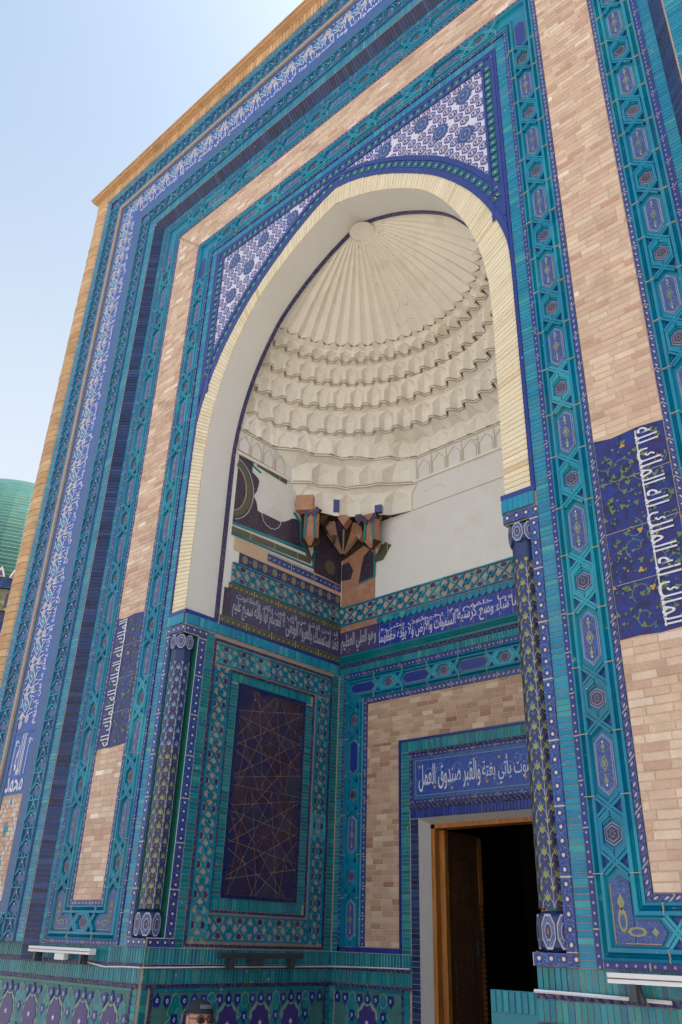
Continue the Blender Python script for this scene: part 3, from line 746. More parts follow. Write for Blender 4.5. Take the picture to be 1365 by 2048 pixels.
for a_ in (-1, 1):
    ht.prism(I4, poly(0, a_*.020, .020, .0045, 6), .0075, .0085, 1)
    ht.prism(I4, poly(a_*.026, 0, .004, .015, 6), .0075, .0085, 1)
ht.prism(I4, poly(0, 0, .008, .010, 6), .0075, .0085, 1)
hp = Pieces('honeycomb_tile', ['lilac_tile', 'spandrel_white'], ht, portal)
row = 0; z = 4.62
while z < 6.31:
    x = -1.6+(.0525 if row % 2 else 0)
    while x < 1.6:
        if abs(x) < 1.60 and z > zborder(x)-.03 and z < 6.335 and all(((x-a)/.092)**2+((z-c)/.100)**2 > 1 for a, c in meds): hp.add(T(x, 0, z))
        x += .105
    z += .083; row += 1
hp.flush()

# ---- brick pilaster at the outer edge, soldier course and cornice -----------------
eb = MB()
N = 6
for i in range(N):
    a0, a1 = math.pi*i/N, math.pi*(i+1)/N
    P = lambda a: (-.137*math.cos(a), -.05*math.sin(a)-STEP*.9)
    p, q = P(a0), P(a1); h = .038
    eb.face([(p[0], p[1], -h), (q[0], q[1], -h), (q[0], q[1], h), (p[0], p[1], h)])
    for s in (-1, 1): eb.face([(p[0], p[1], s*h), (q[0], q[1], s*h), (q[0]*.9, 0, s*h), (p[0]*.9, 0, s*h)])
ebp = Pieces('edge_brick', ['edge_brick_clay'], eb, portal)
for sx in (-1, 1):
    z = .04-2.0
    while z < 9.06: ebp.add(T(sx*4.483, jit(.003), z)); z += .0815
ebp.flush()
sol = Pieces('soldier_brick', ['edge_brick_clay'], boxproto(.048, .15, .018, .003), portal)
x = -4.59
while x < 4.62: sol.add(FO @ T(x, 0, 9.165)); x += .055
sol.flush()
b = MB()
for z0, z1, o in ((9.245, 9.262, .03), (9.262, 9.30, .075), (9.30, 9.325, .095)):
    b.box(F, -WX-o, WX+o, z0, z1, -9, STEP+o, 0, 0, True)
b.build('cornice', 'edge_brick_clay', portal)
# ================================================================== TEXT (presentation forms)
FORMS = {'ا': (0xFE8D, 2), 'أ': (0xFE83, 2), 'إ': (0xFE87, 2), 'آ': (0xFE81, 2), 'ب': (0xFE8F, 4), 'ة': (0xFE93, 2), 'ت': (0xFE95, 4), 'ث': (0xFE99, 4), 'ج': (0xFE9D, 4), 'ح': (0xFEA1, 4), 'خ': (0xFEA5, 4),
         'د': (0xFEA9, 2), 'ذ': (0xFEAB, 2), 'ر': (0xFEAD, 2), 'ز': (0xFEAF, 2), 'س': (0xFEB1, 4), 'ش': (0xFEB5, 4), 'ص': (0xFEB9, 4), 'ض': (0xFEBD, 4), 'ط': (0xFEC1, 4), 'ظ': (0xFEC5, 4), 'ع': (0xFEC9, 4),
         'غ': (0xFECD, 4), 'ف': (0xFED1, 4), 'ق': (0xFED5, 4), 'ك': (0xFED9, 4), 'ل': (0xFEDD, 4), 'م': (0xFEE1, 4), 'ن': (0xFEE5, 4), 'ه': (0xFEE9, 4), 'و': (0xFEED, 2), 'ى': (0xFEEF, 2), 'ي': (0xFEF1, 4), 'ئ': (0xFE89, 4), 'ؤ': (0xFE85, 2), 'ء': (0xFE80, 1)}
LAMALEF = {'ا': 0xFEFB, 'أ': 0xFEF7, 'إ': 0xFEF9, 'آ': 0xFEF5}
def shape(s):
    out = []; i = 0; prev = False
    while i < len(s):
        ch = s[i]
        if ch == ' ' or ch not in FORMS: out.append(ch); prev = False; i += 1; continue
        if ch == 'ل' and i+1 < len(s) and s[i+1] in LAMALEF:
            out.append(chr(LAMALEF[s[i+1]]+(1 if prev else 0))); prev = False; i += 2; continue
        base, n = FORMS[ch]; nxt = i+1 < len(s) and s[i+1] in FORMS and FORMS[s[i+1]][1] > 1 and n == 4
        if n == 4: k = (3 if nxt else 1) if prev else (2 if nxt else 0)
        elif n == 2: k = 1 if prev else 0
        else: k = 0
        out.append(chr(base+k)); prev = nxt; i += 1
    return ''.join(reversed(out))
def textmesh(s, length, height, M, name, mat, parent, depth=.002, d0=.012, weight=0.0, shear=0.0, upright=False):
    """text fitted in a length x height box, local origin = left bottom of the box"""
    cu = bpy.data.curves.new('script', 'FONT'); cu.body = shape(s); cu.extrude = 0; cu.offset = weight; cu.resolution_u = 3
    o = bpy.data.objects.new('tmp', cu); COL.objects.link(o); bpy.context.view_layer.update()
    me = bpy.data.meshes.new_from_object(o); bpy.data.objects.remove(o)
    xs = [v.co.x for v in me.vertices]; ys = [v.co.y for v in me.vertices]
    if not xs: return
    x0, x1, y0, y1 = min(xs), max(xs), min(ys), max(ys)
    b = MB(); kx = length/(x1-x0); ky = height/(y1-y0)
    V = [((v.co.x-x0)*kx+shear*(v.co.y-y0)*ky, (v.co.y-y0)*ky) for v in me.vertices]
    for p in me.polygons: b.face([M @ Vector((V[i][0], -d0-depth, V[i][1])) for i in p.vertices])
    # side walls on boundary edges
    cnt = {}
    for p in me.polygons:
        for e in p.edge_keys: cnt[e] = cnt.get(e, 0)+1
    for e, c in cnt.items():
        if c == 1:
            a, q = V[e[0]], V[e[1]]
            b.face([M @ Vector((a[0], -d0, a[1])), M @ Vector((q[0], -d0, q[1])), M @ Vector((q[0], -d0-depth, q[1])), M @ Vector((a[0], -d0-depth, a[1]))])
    bpy.data.meshes.remove(me)
    return b.build(name, [mat], parent)
# ---- kufic panels in the brick band -------------------------------------
def spiral(b, M, cx, cz, r, turns, wd, d0, d1, m, a0=0.0, sgn=1):
    pts = []
    for i in range(18):
        t = i/17; a = a0+sgn*turns*2*math.pi*t; rr = r*(1-.78*t); pts.append((cx+rr*math.cos(a), cz+rr*math.sin(a)))
    for p, q in zip(pts, pts[1:]): b.bar(M, p, q, wd, d0, d1, m)
    return pts
def leaf(b, M, x, z, r, a, m, d0=.0125, d1=.014):
    pt = []
    for i in range(12):
        t = 2*math.pi*i/12; rr = r*(.42+.58*abs(math.cos(1.5*t))); pt.append((x+rr*math.cos(t+a), z+rr*math.sin(t+a)))
    b.prism(M, pt, d0, d1, m, random.random())
for sx in (-1, 1):
    u0, u1 = (2.098, 2.485) if sx > 0 else (-2.485, -2.098)
    kp = link('kufic_panel', None, portal)
    b = MB(); b.prism(F, [(u0, 1.42), (u0+.1, 1.425), (u0+.2, 1.418), (u1, 1.43), (u1, 2.55), (u0+.25, 2.562), (u0+.1, 2.548), (u0, 2.565)], 0, .010, 0)
    b.build('panel_ground', 'vine_ground', kp)
    for zc in (1.70, 1.99, 2.28):
        g_ = MB(); g_.bar(F, (u0, zc), (u1, zc+.01), .003, .0095, .0105); g_.build('panel_joint', 'grout', kp)
    v = MB(); rs = random.Random(3+sx)
    for k in range(9):
        zc = 1.49+k*.125
        for (cx, r, sg) in ((2.150, .055, 1), (2.245, .06, -1), (2.345, .05, 1), (2.435, .045, -1)):
            c_ = sx*cx; zq = zc+rs.uniform(-.025, .025)+(.06 if sg > 0 else 0)
            if zq > 2.50: continue
            P = spiral(v, F, c_, zq, r, 1.0, .0042, .0102, .0112, 2 if rs.random() < .55 else 0, rs.uniform(0, 6), sg*sx)
            for i in (1, 4, 7, 10, 13, 17): leaf(v, F, min(2.47, max(2.105, abs(P[i][0]+rs.uniform(-.014, .014))))*sx, P[i][1]+rs.uniform(-.014, .014), rs.choice((.006, .008, .011, .017)), rs.uniform(0, 3), 0 if rs.random() < .93 else 1, .0112, .0124)
    v.build('vine_scroll', ['vine_green', 'amber_glaze', 'aubergine_glaze'], kp)
    # text runs up on the right leg (tops outward), down on the left leg
    if sx > 0: M = T(2.325, 0, 2.545) @ Ry(math.pi/2)
    else: M = T(-2.325, 0, 1.435) @ Ry(-math.pi/2)
    textmesh('الملك لله الملك لله الملك لله', 1.10, .125, M, 'kufic_script', 'white_glaze', kp, .003, .013, .004)
    b = MB(); b.bar(F, (sx*2.335, 1.44), (sx*2.335, 2.54), .007, .013, .0158); b.build('base_line', 'white_glaze', kp)

# ---- big frieze on the outer zone -----------------------------------------
fr = link('inscription_frieze', None, portal)
dm = MB(); dm.prism(I4, [(-.062, 0), (-.015, -.055), (0, -.072), (.015, -.055), (.062, 0), (.015, .055), (0, .072), (-.015, .055)], .006, .0105, 0); dm.prism(I4, [(-.05, 0), (-.012, -.044), (0, -.058), (.012, -.044), (.05, 0), (.012, .044), (0, .058), (-.012, .044)], .0105, .012, 1); dm.prism(I4, poly(0, 0, .014, .016, 4), .012, .013, 0)
dp = Pieces('lozenge_tile', ['white_glaze', 'turquoise_glaze'], dm, fr)
hg = MB(); hg.prism(I4, poly(0, 0, .036, .042, 8, math.pi/8), .006, .010, 0); hg.prism(I4, poly(0, 0, .030, .036, 8, math.pi/8), .010, .0115, 1); hg.prism(I4, poly(0, 0, .014, .017, 6), .0115, .0125, 0)
gp = Pieces('octagon_tile', ['old_white_glaze', 'grey_tile'], hg, fr)
kn = MB()
knot = [((-.10, -.13), (-.06, -.10)), ((-.06, -.10), (-.02, -.09)), ((-.02, -.09), (.03, -.12)), ((.03, -.12), (.10, -.10)), ((-.10, .13), (-.06, .10)), ((-.06, .10), (-.02, .09)), ((-.02, .09), (.03, .12)), ((.03, .12), (.10, .10)),
        ((-.09, -.02), (-.075, .03)), ((-.075, .03), (-.09, .07)), ((.07, -.04), (.09, .03)), ((.09, .03), (.12, .04)), ((.075, .075), (.13, .06)), ((-.105, -.06), (-.08, -.05)), ((.05, .09), (.08, .05)), ((.05, -.09), (.08, -.05)), ((.08, -.05), (.13, -.055)), ((.10, -.10), (.16, -.09)), ((.10, .10), (.15, .115))]
for a, c in knot: kn.bar(I4, a, c, .007, .006, .0118)
knm = MB()
XF = 3.715
pit = .277
n = int((XF+MZ-1.5)/pit)
for sx in (-1, 1):
    for i in range(n+1):
        z = XF+MZ-.12-i*pit
        if z < 1.75: continue
        M = FO @ T(sx*XF, 0, z) @ (Matrix.Identity(4) if sx < 0 else Matrix.Scale(1, 4))
        dp.add(M)
        for dz in (-.5,): gp.add(FO @ T(sx*(XF+.035), 0, z+dz*pit+.035)); gp.add(FO @ T(sx*(XF+.035), 0, z+dz*pit-.045)) ; gp.add(FO @ T(sx*(XF-.07), 0, z+dz*pit+.0))
        MM = FO @ T(sx*XF, 0, z)
        k2 = MB()
        for a, c in knot: k2.bar(I4, (-sx*a[0], a[1]), (-sx*c[0], c[1]), .0085, .006, .0118)
        knm.merge(k2, MM, 0)
n = int(2*XF/pit)
for i in range(n+1):
    x = -n*pit/2+i*pit; M = FO @ T(x, 0, XF+MZ) @ Ry(math.pi/2)
    dp.add(M); gp.add(FO @ T(x+pit/2, 0, XF+MZ+.035)); gp.add(FO @ T(x+pit/2+.04, 0, XF+MZ-.05)); gp.add(FO @ T(x+pit/2-.05, 0, XF+MZ-.0))
    k2 = MB()
    for a, c in knot: k2.bar(I4, (a[0], a[1]), (c[0], c[1]), .0085, .006, .0118)
    knm.merge(k2, FO @ T(x, 0, XF+MZ) @ Ry(math.pi/2), 0)
knm.build('white_knotwork', 'white_glaze', fr, kind='stuff'); dp.flush(); gp.flush()
Q1 = 'الله لا إله إلا هو الحي القيوم لا تأخذه سنة ولا نوم له ما في السموات وما في الأرض من ذا الذي يشفع عنده إلا بإذنه يعلم ما بين أيديهم وما خلفهم'
ws = Q1.split()
def frieze_text(M, L, s, h=.125): textmesh(s, L, h, M, 'frieze_script', 'white_glaze', fr, .003, .007, .010)
# left leg: reads downwards, tops outward (-x)
ZL0, ZL1 = 1.74, 8.15
k = 4; L = (ZL1-ZL0)/k
for i in range(k):
    frieze_text(FO @ T(-3.462, 0, ZL1-(i+1)*L+.02) @ Ry(-math.pi/2), L-.04, ' '.join(ws[i*7:(i+1)*7+2]))
    frieze_text(FO @ T(3.462, 0, ZL1-i*L-.02) @ Ry(math.pi/2), L-.04, ' '.join(ws[i*7:(i+1)*7+2]))
for i in range(4): frieze_text(FO @ T(-3.4+i*1.7, 0, 3.462+MZ), 1.66, ' '.join(ws[(3-i)*6+3:(3-i)*6+11]))
# lower panel of the frieze with tall white lettering, then brick mosaic
for sx in (-1, 1):
    b = MB(); b.bar(FO, (sx*3.444, 1.70), (sx*3.80, 1.70), .012, .006, .012); b.build('pale_fillet', 'frieze_side', fr)
    u0 = 3.47 if sx > 0 else -3.78
    textmesh('محمد', .30, .14, FO @ T(u0, 0, 1.17), 'frieze_script', 'white_glaze', fr, .003, .007, .012)
    textmesh('الله', .13, .38, FO @ T(u0+.08, 0, 1.31), 'frieze_script', 'white_glaze', fr, .003, .007, .008)
    b = MB()
    for o_ in (.03, .27):
        b.bar(FO, (u0+o_, 1.32), (u0+o_, 1.58), .008, .007, .010); P = spiral(b, FO, u0+o_+.02, 1.60, .035, .9, .010, .007, .010, 0)
        P = spiral(b, FO, u0+o_+.02, 1.62, .02, .9, .008, .007, .0105, 0, 2)
    b.build('kufic_flourish', 'white_glaze', fr)
mos = Pieces('mosaic_brick', ['sand_brick'], boxproto(.040, .036, .010, .001), fr)
mosw = Pieces('white_mosaic_brick', ['white_glaze'], boxproto(.020, .036, .011, .001), fr)
mosb = Pieces('blue_mosaic_brick', ['turquoise_glaze'], boxproto(.020, .036, .011, .001), fr)
for sx in (-1, 1):
    for r in range(21):
        z = .31+r*.039
        ph = r % 14; hw = abs(ph-7)
        for c in range(16):
            x = 3.456+c*.0215; d = abs(c-7.5)
            k = abs(int(d)-hw)
            if k == 0: mosw.add(FO @ T(sx*x, 0, z))
            elif (hw+d) < 2.4 or (abs(hw-7)+d) < 2.2: mosb.add(FO @ T(sx*x, 0, z))
            elif c % 2 == 0: mos.add(FO @ T(sx*x+.0105*sx, 0, z))
    b = MB(); b.box(FO, *((3.444, 3.80) if sx > 0 else (-3.80, -3.444)), .29, 1.145, 0, .003); b.build('mosaic_bed', 'grout', fr)
    b = MB(); b.wd = .05; b.loft(FO, [(sx*3.318, .215), (sx*3.888, .215)], [(sx*3.318, .285), (sx*3.888, .285)], flat(.010)); b.build('pale_border', 'frieze_side', fr)
mos.flush(); mosw.flush(); mosb.flush()
# strap row closing the outer zone at its foot
b = MB(); un = strap_unit(.19, .222, .012, 'open')
for sx in (-1, 1):
    for i in range(3): b.merge(un, FO @ T(sx*(3.43+i*.222), 0, .10) @ Ry(math.pi/2), .3)
    b.bar(FO, (sx*3.3, .205), (sx*3.98, .205), .012, 0, .016); b.bar(FO, (sx*3.3, .012), (sx*3.98, .012), .018, 0, .016)
b.build('strapwork', 'moulded_turquoise', portal, kind='stuff')
b = MB()
for sx in (-1, 1): b.box(FO, *((3.31, 3.975) if sx > 0 else (-3.975, -3.31)), 0.0, .205, 0, .0028, 0, .3)
b.build('band_ground', 'dusk_blue_tile', portal)

# ================================================================== PLINTH
pl = link('plinth', None, portal)
SBW = .030
sold = Pieces('plinth_brick', ['green_turquoise_glaze'], boxproto(SBW-.005, .095, .006, .0012), pl)
sold2 = Pieces('lower_plinth_brick', ['green_turquoise_glaze'], boxproto(SBW-.005, .085, .006, .0012), pl)
def plinth_run(M, u0, u1, proud=0.0):
    b = MB(); b.box(M, u0, u1, GZ, -.124, -.2, proud, 0); b.build('plinth_core', 'grout', pl)
    n = int((u1-u0)/SBW)
    for i in range(n):
        u = u0+(i+.5)*(u1-u0)/n
        sold.add(M @ T(u, jit(.001), -.050)); sold2.add(M @ T(u, -proud+jit(.001), -.172))
    b = MB(); b.wd = .026; b.loft(M, [(u0, -.127), (u1, -.127)], [(u0, -.101), (u1, -.101)], flat(.014+proud*.3)); b.build('rope_strip', 'rope_tile', pl)
    b = MB(); b.wd = .024; b.loft(M, [(u0, -.240), (u1, -.240)], [(u0, -.218), (u1, -.218)], flat(.016+proud)); b.build('rope_strip', 'rope_tile', pl)
plinth_run(F, -4.6, -1.5, .012); plinth_run(F, 1.5, 4.6, .012); plinth_run(LW, 0.0, DEP, .008); plinth_run(BW, -1.5, -.655, .008); plinth_run(BW, .655, 1.5, .008)
# bench in front of the right wall
bn = MB(); bn.box(F, 1.246, 1.5, GZ, -.104, -1.845, .004, 0, 0); bn.face([(1.246, -.004, -.104), (1.5, -.004, -.104), (1.5, 1.845, -.104), (1.246, 1.845, -.104)]); bn.build('bench_core', 'green_turquoise_glaze', pl)
for i in range(7): sold2.add(T(1.262+i*.034, -.004, -.150))
BN = T(1.246, 0, 0) @ Rz(-90)
for i in range(40): sold2.add(BN @ T(-.02-i*.045, 0, -.150))
sold.flush(); sold2.flush()
# turquoise corner stiles of the plinth
cs = Pieces('stile_brick', ['green_turquoise_glaze'], boxproto(.055, .042, .008, .0015), pl)
for M, us in ((F, (-1.53, 1.53)), (LW, (.029, 1.80)), (BW, (-.70, .70, -1.47))):
    for u in us:
        z = -.265
        while z > -1.9: cs.add(M @ T(u, -.010, z)); z -= .0455
cs.flush()
# dado panels: twelve-pointed stars, pentagons
dd = MB(); R1, R2 = .112, .096
dd.prism(I4, poly(0, 0, .112, .142, 10), -.003, .0012, 2); dd.prism(I4, [((R1 if i % 2 == 0 else R2)*.88*math.cos(math.pi*i/10), (R1 if i % 2 == 0 else R2)*1.1*math.sin(math.pi*i/10)) for i in range(20)], 0, .006, 0)
dd.prism(I4, [((.022 if i % 2 == 0 else .009)*math.cos(math.pi*i/5+.3), (.022 if i % 2 == 0 else .009)*math.sin(math.pi*i/5+.3)) for i in range(10)], .006, .0075, 1)
stars = Pieces('star_medallion', ['star_purple', 'white_glaze', 'teal_tile'], dd, pl)
pn = MB(); pp = [(-.031, .0), (-.023, .042), (.023, .042), (.031, .0), (0, -.040)]
pn.prism(I4, pp, 0, .006, 0); pn.prism(I4, poly(0, .008, .010, .014, 6), .006, .0072, 1); pn.prism(I4, poly(0, .008, .005, .008, 6), .0072, .0082, 0)
pents = Pieces('pentagon_tile', ['royal_glaze', 'white_glaze'], pn, pl)
hh = MB(); hh.prism(I4, poly(0, 0, .042, .052, 6, math.pi/6), 0, .005, 0); hh.prism(I4, poly(0, 0, .037, .047, 6, math.pi/6), .005, .0056, 2); hh.prism(I4, poly(0, 0, .007, .012, 4), .0056, .0066, 1)
hexs = Pieces('hexagon_tile', ['teal_tile', 'vine_green', 'green_turquoise_glaze'], hh, pl)
def dado(M, u0, u1, c0, pitch):
    b = MB(); b.box(M, u0, u1, -1.9, -.262, 0, .014, 0); b.build('dado_ground', 'dado_pale', pl)
    b = MB(); b.box(M, u0, u1, -.262, -.243, 0, .020, 0, .2); b.build('turquoise_fillet', 'green_turquoise_glaze', pl)
    M2 = M @ T(0, -.014, 0); z = -.47; row = 0
    while z > -1.8:
        k = -8; off = pitch/2 if row % 2 else 0
        while k < 14:
            u = c0+k*pitch+off; k += 1
            def ins(x, e): return u0+e < x < u1-e
            if ins(u, .085): stars.add(M2 @ T(u, -.004, z))
            for du, dz, ro in ((-.085, .145, 0), (.085, .145, 0), (0, .165, math.pi), (pitch/2, .035, 0), (pitch/2, -.10, math.pi), (-.085, -.16, math.pi), (.085, -.16, math.pi)):
                if ins(u+du, .026) and z+dz < -.30: pents.add(M2 @ T(u+du, -.0022+jit(.0003), z+dz) @ Ry(ro))
            for du, dz in ((-.135, .10), (.135, .10), (-.125, 0.0), (.125, 0.0), (-.115, -.09), (.115, -.09), (-.04, -.14), (.04, -.14), (pitch/2, .15), (pitch/2, -.02)):
                if ins(u+du, .036) and z+dz < -.30: hexs.add(M2 @ T(u+du, jit(.0007), z+dz))
        z -= .34; row += 1
dado(F, -3.9, -1.575, -1.78, .345); dado(F, 1.575, 3.9, 1.78, .345); dado(LW, .10, 1.76, 1.08, .315); dado(BW, -1.43, -.74, -1.08, .315); dado(BW, .74, 1.24, .9, .315)
stars.flush(); pents.limit = 300; pents.flush(); hexs.flush()
for M, us in ((F, (-1.566, 1.566)), (LW, (.088, 1.765)), (BW, (-.735, .735))):
    for u in us: b = MB(); b.box(M, u-.010, u+.010, -1.9, -.241, 0, .022); b.build('rope_strip', 'rope_tile', pl)
# ================================================================== NICHE WALLS
nw = MB()
nw.face([(-1.5, .15, GZ), (-1.5, DEP, GZ), (-1.5, DEP, 2.40), (-1.5, .15, 2.40)]); nw.face([(-1.5, SY, 2.40), (-1.5, DEP, 2.40), (-1.5, DEP, 4.365), (-1.5, SY, 4.365)])
nw.face([(-1.5, 0, GZ), (-1.5, .15, GZ), (-1.5, .15, .06), (-1.5, 0, .06)])
nw.face([(-1.5, 0, 2.24), (-1.5, .15, 2.24), (-1.5, .15, 2.41), (-1.5, 0, 2.41)])
nw.face([(1.5, .15, GZ), (1.5, DEP, GZ), (1.5, DEP, 2.40), (1.5, .15, 2.40)]); nw.face([(1.5, SY, 2.40), (1.5, DEP, 2.40), (1.5, DEP, 4.365), (1.5, SY, 4.365)])
nw.face([(1.5, 0, GZ), (1.5, .15, GZ), (1.5, .15, .06), (1.5, 0, .06)])
nw.face([(1.5, 0, 2.24), (1.5, .15, 2.24), (1.5, .15, 2.41), (1.5, 0, 2.41)])
DX, DZ = .57, .972
for a, c, z0, z1 in ((-1.5, -DX, GZ, 4.365), (DX, 1.5, GZ, 4.365), (-DX, DX, DZ, 4.365)): nw.face([(a, DEP, z0), (c, DEP, z0), (c, DEP, z1), (a, DEP, z1)])
nw.build('niche_wall', 'white_plaster', portal)
for sx in (-1, 1):
    notch = MB()
    notch.face([(sx*1.66, 0, .04), (sx*1.66, .16, .04), (sx*1.66, .16, 2.26), (sx*1.66, 0, 2.26)], 0)
    notch.face([(sx*1.5, .15, .04), (sx*1.66, .15, .04), (sx*1.66, .15, 2.26), (sx*1.5, .15, 2.26)], 0)
    notch.face([(sx*1.5, 0, .05), (sx*1.66, 0, .05), (sx*1.66, .15, .05), (sx*1.5, .15, .05)], 0)
    notch.face([(sx*1.5, 0, 2.25), (sx*1.66, 0, 2.25), (sx*1.66, .15, 2.25), (sx*1.5, .15, 2.25)], 0)
    notch.build('column_recess', 'emerald_glaze', portal)
# ---- corner columns ---------------------------------------------------
RC = .082
def oct_pts(r, k=8, ph=math.pi/8): return [(r*math.cos(ph+2*math.pi*i/k), r*math.sin(ph+2*math.pi*i/k)) for i in range(k)]
SEG = .0985
seg = MB(); o8 = oct_pts(RC)
for i in range(8):
    a, c = Vector(o8[i]), Vector(o8[(i+1) % 8]); cen = (a+c)/2; n = cen.normalized(); t = (c-a).normalized(); hw = (c-a).length/2
    if n.y > .5: continue
    seg.face([(a.x, a.y, -SEG/2), (c.x, c.y, -SEG/2), (c.x, c.y, SEG/2), (a.x, a.y, SEG/2)], 0 if i % 2 else 1)
    def Pq(u, v, d): q = cen+t*u+n*d; return (q.x, q.y, v)
    q4 = SEG/2
    tul = lambda c, y: [(c-hw*.62, y+.012), (c-hw*.2, y-.003), (c, y+.010), (c+hw*.2, y-.003), (c+hw*.62, y+.014), (c+hw*.3, y-.016), (c, y-.026), (c-hw*.3, y-.016)]
    for pts, m_, d in ((tul(0, .004), 2, .0012),
                     ([(-hw, q4), (-hw*.8, q4-.006), (-hw*.55, q4+.0), (-hw*.75, q4-.018), (-hw, q4-.026)], 2, .0010), ([(hw, q4), (hw*.8, q4-.006), (hw*.55, q4), (hw*.75, q4-.018), (hw, q4-.026)], 2, .0010),
                     ([(-hw, -q4), (-hw*.80, -q4+.03), (-hw*.4, -.004), (0, .030), (0, .026), (-hw*.34, -.006), (-hw*.72, -q4+.03), (-hw*.93, -q4)], 4, .0006), ([(hw, -q4), (hw*.80, -q4+.03), (hw*.4, -.004), (0, .030), (0, .026), (hw*.34, -.006), (hw*.72, -q4+.03), (hw*.93, -q4)], 4, .0006),
                     (poly(0, -q4+.012, .0035, .0045, 5), 3, .0014), (poly(-.008, -q4+.018, .002, .0025, 4), 3, .0014), (poly(.008, -q4+.018, .002, .0025, 4), 3, .0014)):
        seg.face([Pq(u, v, d) for u, v in pts], m_)
    seg.face([Pq(hw*.93, -SEG/2, .0012), Pq(hw*1.0, -SEG/2, .0012), Pq(hw*1.0, SEG/2, .0012), Pq(hw*.93, SEG/2, .0012)], 4)
segme = seg.data('shaft_segment', ['scale_tile', 'scale_tile_dark', 'yellow_glaze', 'amber_glaze', 'old_white_glaze'])
seg2me = seg.data('shaft_segment', ['scale_tile', 'scale_tile_dark', 'pale_blue_glaze', 'rust_glaze', 'old_white_glaze'])
def octprism(b, r0, r1, z0, z1, m=0, ph=math.pi/8):
    A = oct_pts(r0, 8, ph); B = oct_pts(r1, 8, ph)
    for i in range(8):
        j = (i+1) % 8; b.face([(A[i][0], A[i][1], z0), (A[j][0], A[j][1], z0), (B[j][0], B[j][1], z1), (B[i][0], B[i][1], z1)], m)
for sx in (-1, 1):
    col = link('corner_column', None, portal, T(sx*1.588, .068, 0))
    z = .235; i = 0
    while z+SEG <= 2.09:
        z0 = z+SEG/2; link('shaft_segment', segme if (sx > 0 or z0 < 1.35) else seg2me, col, T(0, 0, z0)); z += SEG; i += 1
    b = MB(); octprism(b, RC, RC, z-.001, 2.125); b.build('shaft_neck', 'scale_tile', col)
    for nm, z0, z1 in (('column_base', .055, .225), ('column_capital', 2.10, 2.235)):
        b = MB(); r = .098; e = .022
        octprism(b, r-.03, r, z0, z0+e); octprism(b, r, r, z0+e, z1-e); octprism(b, r, r-.03, z1-e, z1)
        hz = (z1-z0)/2; zc = (z0+z1)/2
        o = oct_pts(r)
        for i in range(8):
            a, c = Vector(o[i]), Vector(o[(i+1) % 8]); cen = (a+c)/2; n = cen.normalized(); t = (c-a).normalized(); hw = (c-a).length/2
            if n.y > .5: continue
            for rr, d, m_ in ((1.0, .003, 2), (.86, .005, 1), (.5, .0065, 2), (.42, .0075, 0), (.18, .0085, 3)):
                b.face([tuple((cen+t*(hw*rr*math.cos(q*math.pi/4+math.pi/8))+n*d).to_tuple())+(zc+hz*.92*rr*math.sin(q*math.pi/4+math.pi/8),) for q in range(8)], m_)
        b.build(nm, ['scale_tile', 'capital_tile', 'old_white_glaze', 'rust_glaze'], col)
# impost block: turquoise soldier row and blue row around the corner
imp = Pieces('impost_brick', ['turquoise_glaze'], boxproto(.0335, .083, .012, .002), portal)
for i in range(6):
    for sx in (-1, 1): imp.add(T(sx*(1.517+i*.0345), -.010, 2.355))
for i in range(int(DEP/.0345)):
    u = .018+i*.0345
    imp.add(LW @ T(u, -.010, 2.355)); imp.add(RW @ T(-u, -.010, 2.355))
imp.flush()
for M, u0, u1 in ((F, -1.716, -1.49), (F, 1.49, 1.716), (LW, -.0, .24), (RW, -.24, 0.0)):
    b = MB(); b.wd = .055
    b.loft(M, [(u0, 2.246), (u1, 2.246)], [(u0, 2.303), (u1, 2.303)], [(0, 0), (0, .012), (1, .012), (1, 0)]); b.build('rosette_row', 'rosette_dots', portal); b = MB(); b.wd = .055
    b.loft(M, [(u0, .002), (u1, .002)], [(u0, .055), (u1, .055)], [(0, 0), (0, .012), (1, .012), (1, 0)]); b.build('rosette_row', 'rosette_dots', portal)
for M, u0, u1 in ((F, -1.716, -1.488), (F, 1.488, 1.716), (LW, -.0, .32), (RW, -.32, 0.0)):
    b = MB(); b.box(M, u0, u1, 2.400, 2.432, 0, .016); b.build('impost_blue_row', 'royal_glaze', portal)
for sx in (-1, 1):
    b = MB(); b.wd = .062
    x0, x1 = (1.662, 1.716) if sx > 0 else (-1.716, -1.662)
    b.loft(F, [(x0, .057), (x0, 2.244)], [(x1, .057), (x1, 2.244)], [(0, 0), (0, .012), (1, .012), (1, 0)]); b.build('rosette_strip', 'rosette_dots', portal)
for M, a, c in ((LW, .155, .225), (RW, -.225, -.155)):
    b = MB(); b.wd = .062
    b.loft(M, [(a, .057), (a, 2.244)], [(c, .057), (c, 2.244)], [(0, 0), (0, .012), (1, .012), (1, 0)]); b.build('rosette_strip', 'rosette_dots', portal)
sbk = Pieces('stile_brick', ['green_turquoise_glaze'], boxproto(.076, .0262, .006, .0012), portal)
for M, us in ((LW, (.275, 1.797)), (RW, (-.275, -1.797))):
    for u in us:
        z = .016
        while z < 2.29: sbk.add(M @ T(u, 0, z)); z += .0295
sbk.flush()

def rect_frame(b, M, u0, u1, v0, v1, wd, prof, m=0):
    A = [(u0, v0), (u1, v0), (u1, v1), (u0, v1)]; B = [(u0+wd, v0+wd), (u1-wd, v0+wd), (u1-wd, v1-wd), (u0+wd, v1-wd)]
    b.wd = wd; b.loft(M, A, B, prof, True, m)
